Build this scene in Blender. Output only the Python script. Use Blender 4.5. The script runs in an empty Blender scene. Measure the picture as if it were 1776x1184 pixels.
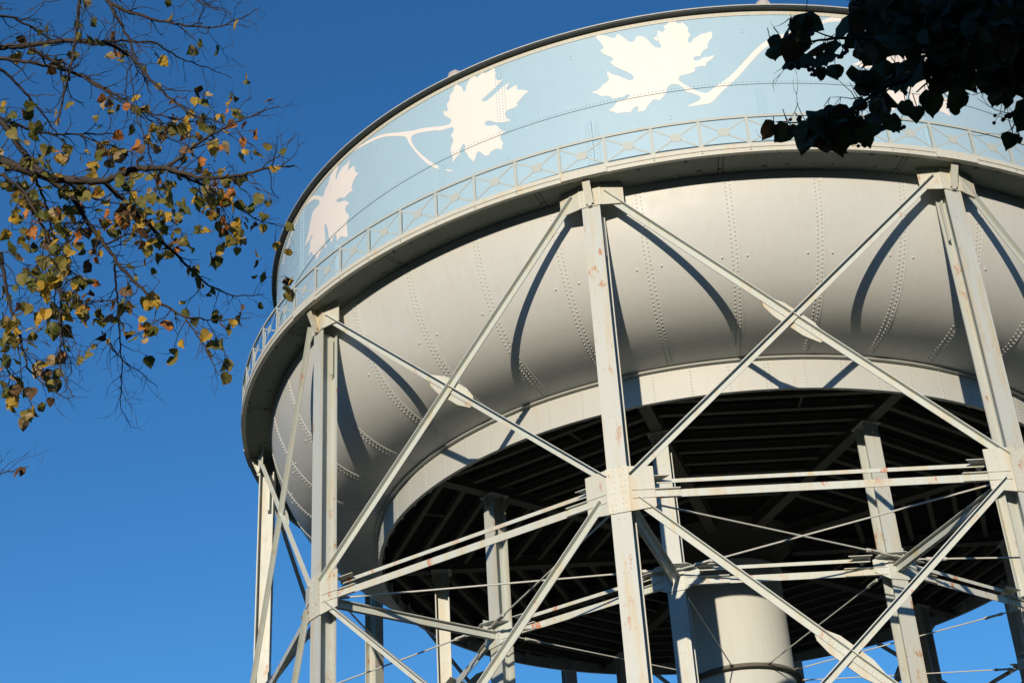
import bpy, bmesh, math, random
import numpy as np
from mathutils import Vector, Matrix
from mathutils.geometry import tessellate_polygon

R_ = math.radians
C = bpy.context.scene.collection
sc = bpy.context.scene

# ------------------------------------------------------------------ camera
CAM_D, PAN, PITCH, ROLL, FPX = 48.88195, -0.136213, 0.539861, 0.063386, 2716.2576
CAMP = np.array([0.0, -CAM_D, 0.0])
_c, _s = math.cos(PAN), math.sin(PAN)
_X1 = np.array([_c, -_s, 0.0]); _Y1 = np.array([_s, _c, 0.0]); _Z = np.array([0.0, 0.0, 1.0])
_F = _Y1 * math.cos(PITCH) + _Z * math.sin(PITCH)
_Z2 = -_Y1 * math.sin(PITCH) + _Z * math.cos(PITCH)
_R = _X1 * math.cos(ROLL) - _Z2 * math.sin(ROLL)
_U = _X1 * math.sin(ROLL) + _Z2 * math.cos(ROLL)
cam_data = bpy.data.cameras.new("camera")
cam_data.sensor_width = 36.0
cam_data.lens = FPX / 1776.0 * 36.0
cam_data.clip_start = 0.05
cam_data.clip_end = 4000.0
cam = bpy.data.objects.new("camera", cam_data)
C.objects.link(cam)
M3 = Matrix(((_R[0], _U[0], -_F[0]), (_R[1], _U[1], -_F[1]), (_R[2], _U[2], -_F[2])))
cam.matrix_world = Matrix.Translation(Vector(CAMP)) @ M3.to_4x4()
sc.camera = cam

# ------------------------------------------------------------------ sky, sun, exposure
SUN_AZ, SUN_EL = R_(-94.5), R_(11.3)
world = bpy.data.worlds.new("World"); sc.world = world
world.use_nodes = True
wn = world.node_tree; wn.nodes.clear()
sky = wn.nodes.new("ShaderNodeTexSky"); sky.sky_type = 'NISHITA'
sky.sun_disc = False
sky.sun_elevation = SUN_EL
sky.sun_rotation = math.atan2(math.cos(SUN_AZ), math.sin(SUN_AZ))
sky.air_density = 1.0; sky.dust_density = 0.0; sky.ozone_density = 3.0; sky.altitude = 200
hsv = wn.nodes.new("ShaderNodeHueSaturation")
hsv.inputs['Saturation'].default_value = 1.15
hsv.inputs['Hue'].default_value = 0.5
hsv.inputs['Value'].default_value = 1.0
bg = wn.nodes.new("ShaderNodeBackground"); bg.inputs['Strength'].default_value = 0.12
wo = wn.nodes.new("ShaderNodeOutputWorld")
tint = wn.nodes.new("ShaderNodeMix"); tint.data_type = 'RGBA'; tint.blend_type = 'MULTIPLY'; tint.inputs[0].default_value = 1.0
tint.inputs[7].default_value = (0.76, 1.11, 1.33, 1.0)
wn.links.new(sky.outputs[0], hsv.inputs['Color']); wn.links.new(hsv.outputs[0], tint.inputs[6]); wn.links.new(tint.outputs[2], bg.inputs['Color'])
wn.links.new(bg.outputs[0], wo.inputs['Surface'])

sun_d = bpy.data.lights.new("sun", 'SUN'); sun_d.energy = 4.6; sun_d.angle = R_(0.5)
sun_d.color = (1.0, 0.85, 0.67)
sun = bpy.data.objects.new("sun", sun_d); C.objects.link(sun)
SUNV = Vector((math.cos(SUN_AZ) * math.cos(SUN_EL), math.sin(SUN_AZ) * math.cos(SUN_EL), math.sin(SUN_EL)))
sun.rotation_euler = SUNV.to_track_quat('Z', 'Y').to_euler()
sc.view_settings.view_transform = 'Standard'; sc.view_settings.look = 'None'
sc.view_settings.exposure = 0.0; sc.view_settings.gamma = 1.0

# ------------------------------------------------------------------ helpers
def ray(px, py):
    """direction of a photograph pixel (1776 x 1184)"""
    v = _F * FPX + _R * (px - 888.0) - _U * (py - 592.0)
    return v / np.linalg.norm(v)

def at(px, py, dist):
    return Vector(CAMP + ray(px, py) * dist)

def on_cyl(px, py, rad):
    """where the line of sight meets the tank's cylinder: (azimuth, z)"""
    r = ray(px, py)
    a = r[0] ** 2 + r[1] ** 2; b = 2 * (CAMP[0] * r[0] + CAMP[1] * r[1]); c = CAMP[0] ** 2 + CAMP[1] ** 2 - rad * rad
    D = max(b * b - 4 * a * c, 0.0)
    t = (-b - math.sqrt(D)) / (2 * a)
    P = CAMP + t * r
    return math.atan2(P[1], P[0]), P[2]

def pol(r, a, z): return Vector((r * math.cos(a), r * math.sin(a), z))

class MB:
    def __init__(self): self.v = []; self.f = []; self.m = []; self.sm = []
    def add(self, vs, fs, mat=0, smooth=False):
        o = len(self.v); self.v += [tuple(v) for v in vs]
        for f in fs:
            self.f.append(tuple(i + o for i in f)); self.m.append(mat); self.sm.append(smooth)
    def box(self, c, ax, ay, az, mat=0):
        """box about centre c with half-vectors"""
        c = Vector(c); vs = []
        for k in (-1, 1):
            for i, j in ((-1, -1), (1, -1), (1, 1), (-1, 1)): vs.append(c + ax * i + ay * j + az * k)
        fs = [(0, 3, 2, 1), (4, 5, 6, 7), (0, 1, 5, 4), (1, 2, 6, 5), (2, 3, 7, 6), (3, 0, 4, 7)]
        if ax.cross(ay).dot(az) < 0: fs = [tuple(reversed(f)) for f in fs]
        self.add(vs, fs, mat)
    def ext(self, A, B, ex, ey, poly, mat=0):
        """extrude a closed 2D polygon (in ex, ey) from A to B"""
        n = len(poly); A = Vector(A); B = Vector(B)
        vs = [A + ex * x + ey * y for x, y in poly] + [B + ex * x + ey * y for x, y in poly]
        area = sum(poly[i][0] * poly[(i + 1) % n][1] - poly[(i + 1) % n][0] * poly[i][1] for i in range(n))
        flip = (area > 0) != (ex.cross(ey).dot(B - A) > 0)
        fs = [(i, (i + 1) % n, n + (i + 1) % n, n + i) for i in range(n)] + [tuple(reversed(range(n))), tuple(range(n, 2 * n))]
        if flip: fs = [tuple(reversed(f)) for f in fs]
        self.add(vs, fs, mat)
    def plate(self, poly3, nrm, th, mat=0):
        """flat plate: outline poly3 (list of Vectors) thickened along nrm by th"""
        n = len(poly3); vs = [Vector(p) for p in poly3] + [Vector(p) + nrm * th for p in poly3]
        nn = Vector((0, 0, 0))
        for i in range(n): nn += Vector(poly3[i]).cross(Vector(poly3[(i + 1) % n]))
        fs = [tuple(reversed(range(n))), tuple(range(n, 2 * n))] + [(i, (i + 1) % n, n + (i + 1) % n, n + i) for i in range(n)]
        if nn.dot(nrm) < 0: fs = [tuple(reversed(f)) for f in fs]
        self.add(vs, fs, mat)
    def tube(self, pts, rads, n=6, mat=0, cap=True, smooth=True):
        pts = [Vector(p) for p in pts]; rings = []
        d0 = (pts[1] - pts[0]).normalized()
        u = d0.orthogonal().normalized()
        for i, p in enumerate(pts):
            d = (pts[min(i + 1, len(pts) - 1)] - pts[max(i - 1, 0)])
            if d.length < 1e-9: d = d0
            d.normalize()
            u = (u - d * u.dot(d)); u = u.normalized() if u.length > 1e-6 else d.orthogonal().normalized()
            w = d.cross(u); r = rads[i] if hasattr(rads, '__len__') else rads
            rings.append([p + (u * math.cos(2 * math.pi * k / n) + w * math.sin(2 * math.pi * k / n)) * r for k in range(n)])
        vs = [v for g in rings for v in g]; fs = []
        for i in range(len(pts) - 1):
            for k in range(n):
                a = i * n + k; b = i * n + (k + 1) % n
                fs.append((a, b, b + n, a + n))
        self.add(vs, fs, mat, smooth)
        if cap:
            self.add(rings[0], [tuple(reversed(range(n)))], mat); self.add(rings[-1], [tuple(range(n))], mat)
    def rev(self, prof, n=360, mat=0, smooth=True, a0=0.0, a1=2 * math.pi, closed=False):
        """surface of revolution; profile (r, z) listed so that the outside lies to its right going up"""
        full = abs(a1 - a0 - 2 * math.pi) < 1e-6
        cnt = n if full else n + 1; m = len(prof)
        vs = []
        for k in range(cnt):
            a = a0 + (a1 - a0) * k / n
            for r, z in prof: vs.append((r * math.cos(a), r * math.sin(a), z))
        fs = []
        for k in range(n):
            k2 = (k + 1) % cnt
            for j in range(m if closed else m - 1):
                j2 = (j + 1) % m
                fs.append((k * m + j, k2 * m + j, k2 * m + j2, k * m + j2))
        self.add(vs, fs, mat, smooth)
    def rivet(self, p, nrm, r=0.027, h=0.02, mat=0):
        nrm = Vector(nrm).normalized(); u = nrm.orthogonal().normalized(); w = nrm.cross(u); p = Vector(p) - nrm * 0.003
        n = 6; vs = []
        for rr, hh in ((1.0, 0.0), (0.72, 0.75)):
            for k in range(n):
                a = 2 * math.pi * k / n
                vs.append(p + (u * math.cos(a) + w * math.sin(a)) * r * rr + nrm * (h * hh + 0.003 * (rr < 1)))
        vs.append(p + nrm * (h + .003))
        fs = [(k, (k + 1) % n, n + (k + 1) % n, n + k) for k in range(n)] + [(n + k, n + (k + 1) % n, 2 * n) for k in range(n)]
        self.add(vs, fs, mat, True)
    def build(self, name, mats, parent=None, sharp=None):
        me = bpy.data.meshes.new(name); me.from_pydata(self.v, [], self.f)
        for m in (mats if isinstance(mats, (list, tuple)) else [mats]): me.materials.append(m)
        me.polygons.foreach_set('material_index', self.m); me.polygons.foreach_set('use_smooth', self.sm)
        me.update()
        o = bpy.data.objects.new(name, me); C.objects.link(o)
        if parent is not None: o.parent = parent
        return o

def tag(o, label=None, cat=None, group=None, kind=None):
    if label: o['label'] = label
    if cat: o['category'] = cat
    if group: o['group'] = group
    if kind: o['kind'] = kind
    return o

def link_copy(o, parent, mat=None):
    c = o.copy(); C.objects.link(c); c.parent = parent
    if mat is not None: c.matrix_local = mat
    return c

# ------------------------------------------------------------------ materials
def new_mat(name):
    m = bpy.data.materials.new(name); m.use_nodes = True
    nt = m.node_tree
    return m, nt, nt.nodes['Principled BSDF']

def mix_col(nt, fac, a, b):
    mx = nt.nodes.new('ShaderNodeMix'); mx.data_type = 'RGBA'
    for sock, val in ((mx.inputs[0], fac), (mx.inputs[6], a), (mx.inputs[7], b)):
        if hasattr(val, 'is_linked') or hasattr(val, 'links'): nt.links.new(val, sock)
        elif isinstance(val, (int, float)): sock.default_value = val
        else: sock.default_value = (*val, 1.0)
    return mx.outputs[2]

def noise(nt, scale, detail=4.0, rough=0.55, vec=None, sc3=(1, 1, 1)):
    tc = nt.nodes.new('ShaderNodeNewGeometry')
    mp = nt.nodes.new('ShaderNodeMapping'); mp.inputs['Scale'].default_value = sc3
    nt.links.new(tc.outputs['Position'], mp.inputs['Vector'])
    n = nt.nodes.new('ShaderNodeTexNoise'); n.inputs['Scale'].default_value = scale
    n.inputs['Detail'].default_value = detail; n.inputs['Roughness'].default_value = rough
    nt.links.new(mp.outputs[0], n.inputs['Vector'])
    return n.outputs['Fac']

def ramp(nt, fac, lo, hi):
    r = nt.nodes.new('ShaderNodeMapRange'); r.inputs['From Min'].default_value = lo; r.inputs['From Max'].default_value = hi
    nt.links.new(fac, r.inputs['Value']); return r.outputs[0]

def mul(nt, a, b):
    m = nt.nodes.new('ShaderNodeMath'); m.operation = 'MULTIPLY'
    for s, v in ((m.inputs[0], a), (m.inputs[1], b)):
        if isinstance(v, (int, float)): s.default_value = v
        else: nt.links.new(v, s)
    return m.outputs[0]

def paint(name, col, dirt=(0.42, 0.38, 0.28), dirt_amt=0.35, rust=0.0, rough=0.45, wave=0.0, spec=0.5, rust_col=(0.40, 0.155, 0.035)):
    m, nt, b = new_mat(name)
    big = ramp(nt, noise(nt, 0.8, 5, 0.6), 0.35, 0.75)
    streak = ramp(nt, noise(nt, 3.0, 5, 0.65, sc3=(2.2, 2.2, 0.12)), 0.48, 0.8)
    c = mix_col(nt, mul(nt, big, 0.12), col, tuple(x * 0.82 for x in col))
    c = mix_col(nt, mul(nt, streak, dirt_amt), c, dirt)
    if rust > 0:
        spots = ramp(nt, noise(nt, 3.1, 10, 0.7, sc3=(1, 1, 0.5)), 0.69 - 0.09 * rust, 0.73 - 0.09 * rust)
        where = ramp(nt, noise(nt, 0.55, 3, 0.5), 0.46, 0.60)
        halo = ramp(nt, noise(nt, 2.2, 6, 0.65, sc3=(1.6, 1.6, 0.16)), 0.60 - 0.09 * rust, 0.84 - 0.09 * rust)
        c = mix_col(nt, mul(nt, halo, 0.75), c, tuple(x * y for x, y in zip(col, (1.0, 0.72, 0.36))))
        c = mix_col(nt, mul(nt, mul(nt, spots, where), 0.9), c, rust_col)
    nt.links.new(c, b.inputs['Base Color'])
    rr = ramp(nt, noise(nt, 1.7, 4), 0.2, 0.8)
    rm = nt.nodes.new('ShaderNodeMapRange'); rm.inputs['To Min'].default_value = rough - 0.08; rm.inputs['To Max'].default_value = rough + 0.12
    nt.links.new(rr, rm.inputs['Value']); nt.links.new(rm.outputs[0], b.inputs['Roughness'])
    b.inputs['Specular IOR Level'].default_value = spec
    if wave > 0:
        bp = nt.nodes.new('ShaderNodeBump'); bp.inputs['Strength'].default_value = wave; bp.inputs['Distance'].default_value = 0.05
        w1 = noise(nt, 1.1, 3, 0.5, sc3=(0.7, 0.7, 1.6))
        nt.links.new(w1, bp.inputs['Height']); nt.links.new(bp.outputs[0], b.inputs['Normal'])
    return m

M = {}
M['steel'] = paint('painted_steel', (0.53, 0.58, 0.54), rust=0.8, dirt_amt=0.25, rust_col=(0.52, 0.22, 0.16))
M['strut'] = paint('weathered_strut_paint', (0.53, 0.575, 0.53), rust=1.35, dirt_amt=0.3, rust_col=(0.50, 0.17, 0.07))
M['column'] = paint('column_paint', (0.48, 0.52, 0.49), rust=1.1, dirt_amt=0.2)
M['plate'] = paint('gusset_paint', (0.55, 0.565, 0.49), rust=1.0, dirt_amt=0.3, rust_col=(0.44, 0.17, 0.06))
M['bowl'] = paint('bowl_paint', (0.58, 0.605, 0.585), dirt=(0.45, 0.40, 0.30), dirt_amt=0.22, rough=0.45, wave=0.13, spec=0.35)
M['girder'] = paint('ring_girder_paint', (0.49, 0.51, 0.48), rust=0.1, dirt_amt=0.15, wave=0.08)
M['blue'] = paint('blue_tank_paint', (0.38, 0.55, 0.65), dirt=(0.33, 0.49, 0.60), dirt_amt=0.25, rough=0.4, wave=0.12)
M['white'] = paint('white_mural_paint', (0.81, 0.765, 0.71), dirt=(0.68, 0.63, 0.56), dirt_amt=0.16, rough=0.45, wave=0.12)
M['cream'] = paint('cream_trim_paint', (0.57, 0.575, 0.50), rust=0.45, dirt_amt=0.25)
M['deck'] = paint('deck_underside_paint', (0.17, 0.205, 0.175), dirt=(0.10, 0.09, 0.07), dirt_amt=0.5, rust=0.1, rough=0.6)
M['rail'] = paint('railing_paint', (0.45, 0.50, 0.47), rust=0.3, dirt_amt=0.2)
M['eave'] = paint('dark_eave_paint', (0.03, 0.042, 0.04), dirt=(0.1, 0.1, 0.09), dirt_amt=0.4, rough=0.5)
M['roof'] = paint('roof_paint', (0.55, 0.57, 0.55), dirt_amt=0.3)
M['vent'] = paint('vent_mesh_metal', (0.45, 0.44, 0.42), dirt_amt=0.5, rough=0.6)
M['shaded_floor'] = paint('shade_dark_tank_floor', (0.018, 0.018, 0.016), dirt=(0.01, 0.01, 0.01), rough=0.85, spec=0.1)  # near-black base colour paints in the shade under the tank
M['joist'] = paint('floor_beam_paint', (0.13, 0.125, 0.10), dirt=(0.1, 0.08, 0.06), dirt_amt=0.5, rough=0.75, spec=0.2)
M['riser'] = paint('riser_paint', (0.54, 0.565, 0.53), dirt_amt=0.2, rust=0.1, rough=0.7, wave=0.06, spec=0.15)
M['rod'] = paint('rod_paint', (0.50, 0.52, 0.48), rust=0.6, dirt_amt=0.3)
M['bolt'] = paint('bolt_paint', (0.5, 0.5, 0.46), dirt_amt=0.3)
M['stain'] = paint('bolt_stain', (0.06, 0.055, 0.045), dirt_amt=0.3, rough=0.8)

def leaf_mat(name, col, col2, trans):
    m, nt, b = new_mat(name)
    f = ramp(nt, noise(nt, 9.0, 5, 0.6), 0.4, 0.62)
    oi = nt.nodes.new('ShaderNodeNewGeometry')
    c = mix_col(nt, f, col, col2)
    c = mix_col(nt, mul(nt, oi.outputs['Random Per Island'], 0.45), c, tuple(x * 0.5 for x in col))
    nt.links.new(c, b.inputs['Base Color']); b.inputs['Roughness'].default_value = 0.55
    b.inputs['Specular IOR Level'].default_value = 0.3
    tr = nt.nodes.new('ShaderNodeBsdfTranslucent'); nt.links.new(c, tr.inputs['Color'])
    mx = nt.nodes.new('ShaderNodeMixShader'); mx.inputs[0].default_value = trans
    nt.links.new(b.outputs[0], mx.inputs[1]); nt.links.new(tr.outputs[0], mx.inputs[2])
    nt.links.new(mx.outputs[0], nt.nodes['Material Output'].inputs['Surface'])
    return m
LEAFM = [leaf_mat('leaf_green', (0.10, 0.12, 0.025), (0.19, 0.19, 0.04), 0.4),
         leaf_mat('leaf_olive', (0.32, 0.27, 0.065), (0.18, 0.17, 0.045), 0.4),
         leaf_mat('leaf_yellow', (0.75, 0.46, 0.05), (0.52, 0.36, 0.07), 0.45),
         leaf_mat('leaf_orange', (0.62, 0.24, 0.05), (0.42, 0.16, 0.05), 0.35),
         leaf_mat('leaf_brown', (0.16, 0.09, 0.04), (0.08, 0.055, 0.03), 0.15),
         leaf_mat('leaf_tan', (0.50, 0.38, 0.20), (0.32, 0.22, 0.10), 0.3),
         leaf_mat('leaf_shaded_green', (0.055, 0.078, 0.024), (0.075, 0.082, 0.026), 0.25),  # leaf green darkened to paint in the shade of the crown
         leaf_mat('leaf_dull_brown', (0.14, 0.072, 0.026), (0.10, 0.065, 0.022), 0.25)]
def bark_mat():
    m, nt, b = new_mat('bark')
    f = ramp(nt, noise(nt, 14.0, 6, 0.65, sc3=(1, 1, 0.4)), 0.35, 0.7)
    nt.links.new(mix_col(nt, f, (0.022, 0.017, 0.014), (0.062, 0.050, 0.040)), b.inputs['Base Color'])
    b.inputs['Roughness'].default_value = 0.85
    bp = nt.nodes.new('ShaderNodeBump'); bp.inputs['Strength'].default_value = 0.6; bp.inputs['Distance'].default_value = 0.01
    nt.links.new(f, bp.inputs['Height']); nt.links.new(bp.outputs[0], b.inputs['Normal'])
    return m
M['bark'] = bark_mat()
def ground_mat():
    m, nt, b = new_mat('park_grass')
    f = ramp(nt, noise(nt, 0.35, 8, 0.7), 0.35, 0.65)
    c = mix_col(nt, f, (0.012, 0.020, 0.008), (0.030, 0.032, 0.016))
    c = mix_col(nt, mul(nt, ramp(nt, noise(nt, 6.0, 8, 0.7), 0.55, 0.75), 0.5), c, (0.05, 0.035, 0.018))
    nt.links.new(c, b.inputs['Base Color']); b.inputs['Roughness'].default_value = 0.95
    return m
M['ground'] = ground_mat()

# ------------------------------------------------------------------ ground
GZ = -1.6
g = MB()
rings = [0, 20, 45, 90, 200, 500, 1500, 3500]; nseg = 64
gv = [(0, 0, GZ)]
for r in rings[1:]:
    for k in range(nseg):
        a = 2 * math.pi * k / nseg
        gv.append((r * math.cos(a), r * math.sin(a), GZ))
gf = [(0, 1 + k, 1 + (k + 1) % nseg) for k in range(nseg)]
for i in range(len(rings) - 2):
    for k in range(nseg):
        a = 1 + i * nseg + k; b = 1 + i * nseg + (k + 1) % nseg
        gf.append((a, a + nseg, b + nseg, b))
g.add(gv, gf)
tag(g.build('ground', M['ground']), kind='structure')

# unseen hill ring added to block bright low sky, top well under the sun
hl = MB(); hv = []; nh = 180
for k in range(nh):
    a = 2 * math.pi * k / nh
    hgt = 88 + 7 * math.sin(a * 5 + 1) + 5 * math.sin(a * 13 + 2) + 3 * math.sin(a * 37)
    for r, z in ((330, GZ - 0.5), (365, hgt * 0.45), (410, hgt * 0.8), (470, hgt), (700, hgt * 0.9), (900, GZ - 1)):
        hv.append((r * math.cos(a), r * math.sin(a), z))
hl.add(hv, [(k * 6 + j, k * 6 + j + 1, ((k + 1) % nh) * 6 + j + 1, ((k + 1) % nh) * 6 + j) for k in range(nh) for j in range(5)], 0, True)
tag(hl.build('added_horizon_hills', M['ground']), kind='structure')

# ================================================================== WATER TOWER
N = 10
PHI = R_(-98.4716)
STEP = 2 * math.pi / N
RS = 14.93                       # tank shell
Z_EAVE, R_EAVE = 30.47, 15.13
Z_HSEAM, Z_SHELL0 = 27.8, 25.84
R_BAL, Z_BAL, Z_FASC = 16.0, 24.69, 24.96
R_DRUM, Z_DRUM0, Z_DRUM1 = 11.476, 20.167, 21.06
RC, Z_CT = 15.515, 24.05         # outer column face, column head
RI, Z_IT = 9.676, 20.172
Z_N = 15.85                      # strut level
Z_N2 = 7.0
tower = bpy.data.objects.new('water_tower', None); C.objects.link(tower); tower.location = (0, 0, 0)
tag(tower, 'riveted steel water tower, blue tank with white leaf mural on braced legs', 'water tower')

def col_az(k): return PHI + STEP * k

# ---- tank shell (the upper course laps over the lower)
sh = MB(); RU = RS + 0.022
prof = [(RS, Z_SHELL0), (RS, Z_HSEAM), (RU, Z_HSEAM), (RU, 30.30)]
sh.rev([(RS - 0.45, Z_FASC - 0.1), (RS - 0.45, Z_SHELL0)], 360)
sh.rev([(RS - 0.45, Z_SHELL0), (RS, Z_SHELL0)], 360, smooth=False)
sh.rev([(RS, Z_SHELL0), (RS, Z_HSEAM)], 720)
sh.rev([(RS, Z_HSEAM), (RU, Z_HSEAM)], 720, smooth=False)
sh.rev([(RU, Z_HSEAM), (RU, 30.32)], 720)
def shell_riv(a, z, r=0.025, h=0.022):
    rr = RS if z < Z_HSEAM else RU
    sh.rivet(pol(rr, a, z), (math.cos(a), math.sin(a), 0), r, h)
# horizontal lap seam rivets
n = 900
for k in range(n):
    shell_riv(2 * math.pi * k / n, Z_HSEAM + 0.075)
for k in range(N):
    # upper course vertical seams (double row), lower course seams (triple row)
    a = PHI + STEP * (k - 0.265)
    for j in range(24):
        z = Z_HSEAM + 0.1 + j * 0.105
        if z < 30.25:
            shell_riv(a - 0.0035, z); shell_riv(a + 0.0035, z + 0.05)
    for o2 in (-0.006, 0.006): sh.box(pol(RU, a + o2 * 1.5, 29.05), pol(0.008, a, 0), Vector((-math.sin(a), math.cos(a), 0)) * 0.008, Vector((0, 0, 1.24)))
    for half in (0.0, 0.5):
        a = PHI + STEP * (k + half + 0.012)
        z0, z1 = (Z_SHELL0 + 0.06, Z_HSEAM - 0.15)
        if half == 0.0: z1 = 27.25
        j = 0
        offs = (-0.0068, -0.0023, 0.0023, 0.0068) if half else (-0.011, -0.006, 0.006, 0.011)
        # strap plate behind the rivets
        wv = Vector((-math.sin(a), math.cos(a), 0)); er = Vector((math.cos(a), math.sin(a), 0))
        sh.box(pol(RS + 0.002, a, (z0 + z1) / 2), er * 0.006, wv * (0.14 if half else 0.21), Vector((0, 0, (z1 - z0) / 2 + 0.04)))
        while z0 + j * 0.1 < z1:
            for i, o2 in enumerate(offs):
                sh.rivet(pol(RS + 0.008, a + o2, z0 + j * 0.1 + (0.05 if i % 2 else 0)), er, 0.024, 0.02)
            j += 1
        if not half:      # upright rib on the strap over each leg
            sh.box(pol(RS + 0.05, a, (z0 + z1) / 2 + 0.05), er * 0.045, wv * 0.012, Vector((0, 0, (z1 - z0) / 2)))
    for q in (0.245, 0.745):
        for z in (26.86, 26.98): shell_riv(PHI + STEP * (k + q), z, 0.028, 0.02)
    for q in (-0.03, 0.24, 0.49):
        for z in (29.66, 29.78): shell_riv(PHI + STEP * (k + q), z, 0.028, 0.02)
shell = sh.build('tank_shell', M['blue'], tower)

# ---- mural
def poly_px(pts, x0, y0, s): return [(x0 + a / s, y0 + b / s) for a, b in pts]
def to_cyl(poly):
    out = []
    for x, y in poly:
        a, z = on_cyl(x, y, RS)
        out.append((a, z))
    return out
def clip(poly, x, keep_gt):
    out = []
    for i in range(len(poly)):
        p, q = poly[i], poly[(i + 1) % len(poly)]
        ip = (p[0] >= x) if keep_gt else (p[0] <= x); iq = (q[0] >= x) if keep_gt else (q[0] <= x)
        if ip: out.append(p)
        if ip != iq:
            t = (x - p[0]) / (q[0] - p[0]); out.append((x, p[1] + t * (q[1] - p[1])))
    return out
def smooth_poly(poly, it=1):
    # gentle corner-preserving subdivision: only blunt corners get rounded
    for _ in range(it):
        out = []; n = len(poly)
        for i in range(n):
            p0, p, p1 = poly[i - 1], poly[i], poly[(i + 1) % n]
            v0 = Vector((p[0] - p0[0], p[1] - p0[1])); v1 = Vector((p1[0] - p[0], p1[1] - p[1]))
            if v0.length < 1e-6 or v1.length < 1e-6: out.append(p); continue
            ang = v0.angle(v1)
            if ang > 1.25: out.append(p)
            else:
                out.append((p[0] - v0.x * .25, p[1] - v0.y * .25)); out.append((p[0] + v1.x * .25, p[1] + v1.y * .25))
        poly = out
    return poly
def painted(name, az_poly, lift=0.0045):
    m = MB(); base = [Vector((a * RS, z, 0)) for a, z in az_poly]
    st = R_(0.5)
    def emit(poly):
        if len(poly) < 3: return
        vs = []
        up = sum(p[1] for p in poly) / len(poly) > Z_HSEAM
        for a, z in poly:
            vs.append(pol((RU if up else RS) + lift, a, z))
        A = sum((vs[i].cross(vs[(i + 1) % len(vs)]) for i in range(len(vs))), Vector((0, 0, 0)))
        c = sum(vs, Vector((0, 0, 0)))
        idx = list(range(len(vs)))
        if A.dot(Vector((c.x, c.y, 0))) < 0: idx.reverse()
        if A.length > 1e-7: m.add(vs, [tuple(idx)], 0, True)
    def clipz(poly, z, gt):
        return [(a, b) for b, a in clip([(b, a) for a, b in poly], z, gt)]
    for tri in tessellate_polygon([base]):
        t = [az_poly[i] for i in tri]
        lo = math.floor(min(p[0] for p in t) / st); hi = math.ceil(max(p[0] for p in t) / st)
        for k in range(lo, hi):
            q = clip(t, k * st, True)
            if len(q) > 2: q = clip(q, (k + 1) * st, False)
            if len(q) > 2:
                for gt in (True, False):
                    w = clipz(q, Z_HSEAM, gt)
                    if len(w) > 2: emit(w)
    return m.build(name, M['white'], shell)

L1 = [(575,445),(600,345),(620,330),(650,215),(665,200),(700,120),(730,65),(735,140),(715,180),(705,250),(715,258),(740,190),(785,120),(820,100),(858,45),(855,90),(832,165),(870,135),(905,112),(915,165),(925,190),(955,183),(930,225),(905,265),(880,330),(878,365),(900,383),(870,390),(835,420),(800,465),(775,457),(735,465),(715,485),(720,505),(750,508),(790,490),(820,490),(855,518),(830,535),(812,565),(812,610),(840,635),(850,660),(848,685),(835,690),(830,725),(820,745),(830,830),(828,880),(790,880),(765,868),(735,890),(725,930),(712,905),(708,865),(695,850),(680,880),(665,900),(662,940),(645,925),(633,895),(625,820),(610,755),(595,735),(585,760),(590,830),(598,890),(595,940),(600,1000),(580,975),(560,990),(545,1010),(530,1060),(515,1080),(495,1145),(490,1090),(475,1065),(455,1070),(450,1110),(455,1040),(430,1055),(415,1095),(420,1030),(432,980),(430,930),(445,900),(458,855),(440,870),(430,910),(400,940),(372,995),(385,925),(405,875),(420,800),(430,740),(450,650),(455,615),(500,560),(530,525),(535,495),(515,478),(470,478),(420,510),(370,560),(335,620),(295,700),(255,800),(205,950),(140,1180),(128,1180),(190,950),(245,800),(285,690),(330,590),(365,520),(410,470),(455,435),(500,430),(550,445)]
L1b = [(465,345),(440,378),(400,440),(375,500),(392,492),(420,440),(450,378)]
L2 = [(0,725),(60,722),(110,708),(150,690),(158,660),(145,635),(110,620),(75,600),(66,570),(75,540),(90,555),(110,555),(118,530),(105,490),(110,455),(130,445),(140,400),(135,370),(165,345),(190,290),(200,215),(235,260),(280,278),(285,310),(300,332),(318,322),(323,270),(350,215),(380,160),(390,118),(420,150),(455,170),(480,135),(518,92),(525,120),(550,118),(600,90),(650,45),(650,95),(668,125),(655,155),(660,185),(690,205),(720,200),(758,183),(700,235),(640,300),(560,370),(508,415),(500,430),(515,442),(550,438),(620,390),(690,315),(760,260),(828,220),(805,250),(780,290),(790,318),(820,300),(860,270),(915,253),(895,290),(910,308),(950,308),(1040,320),(980,370),(930,430),(895,460),(912,483),(870,515),(800,535),(768,565),(770,600),(795,640),(835,655),(780,675),(700,685),(640,675),(595,658),(555,665),(532,690),(540,712),(580,720),(640,715),(672,710),(710,755),(735,775),(778,778),(735,810),(708,835),(712,870),(745,915),(722,945),(732,990),(690,970),(640,985),(600,1010),(572,1058),(535,1055),(500,1030),(480,1005),(450,1010),(435,1040),(420,1090),(400,1125),(375,1090),(345,1070),(340,1040),(310,1010),(305,985),(315,945),(300,920),(280,935),(258,990),(250,1035),(210,1065),(160,1140),(170,1080),(155,1020),(145,975),(165,930),(180,890),(175,860),(150,835),(170,800),(188,755),(175,735),(130,742),(80,760),(0,775)]
V2 = [(150,590),(250,515),(400,425),(550,335),(700,270),(800,247),(950,235),(1130,215),(1250,180),(1450,160),(1480,156),(1480,203),(1320,225),(1180,250),(1125,280),(1110,320),(1125,380),(1170,450),(1260,540),(1370,630),(1480,690),(1580,730),(1672,740),(1640,755),(1560,745),(1440,715),(1340,665),(1240,575),(1150,470),(1080,375),(1060,320),(1030,290),(950,285),(830,285),(700,305),(560,370),(400,455),(270,535),(165,595)]
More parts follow.
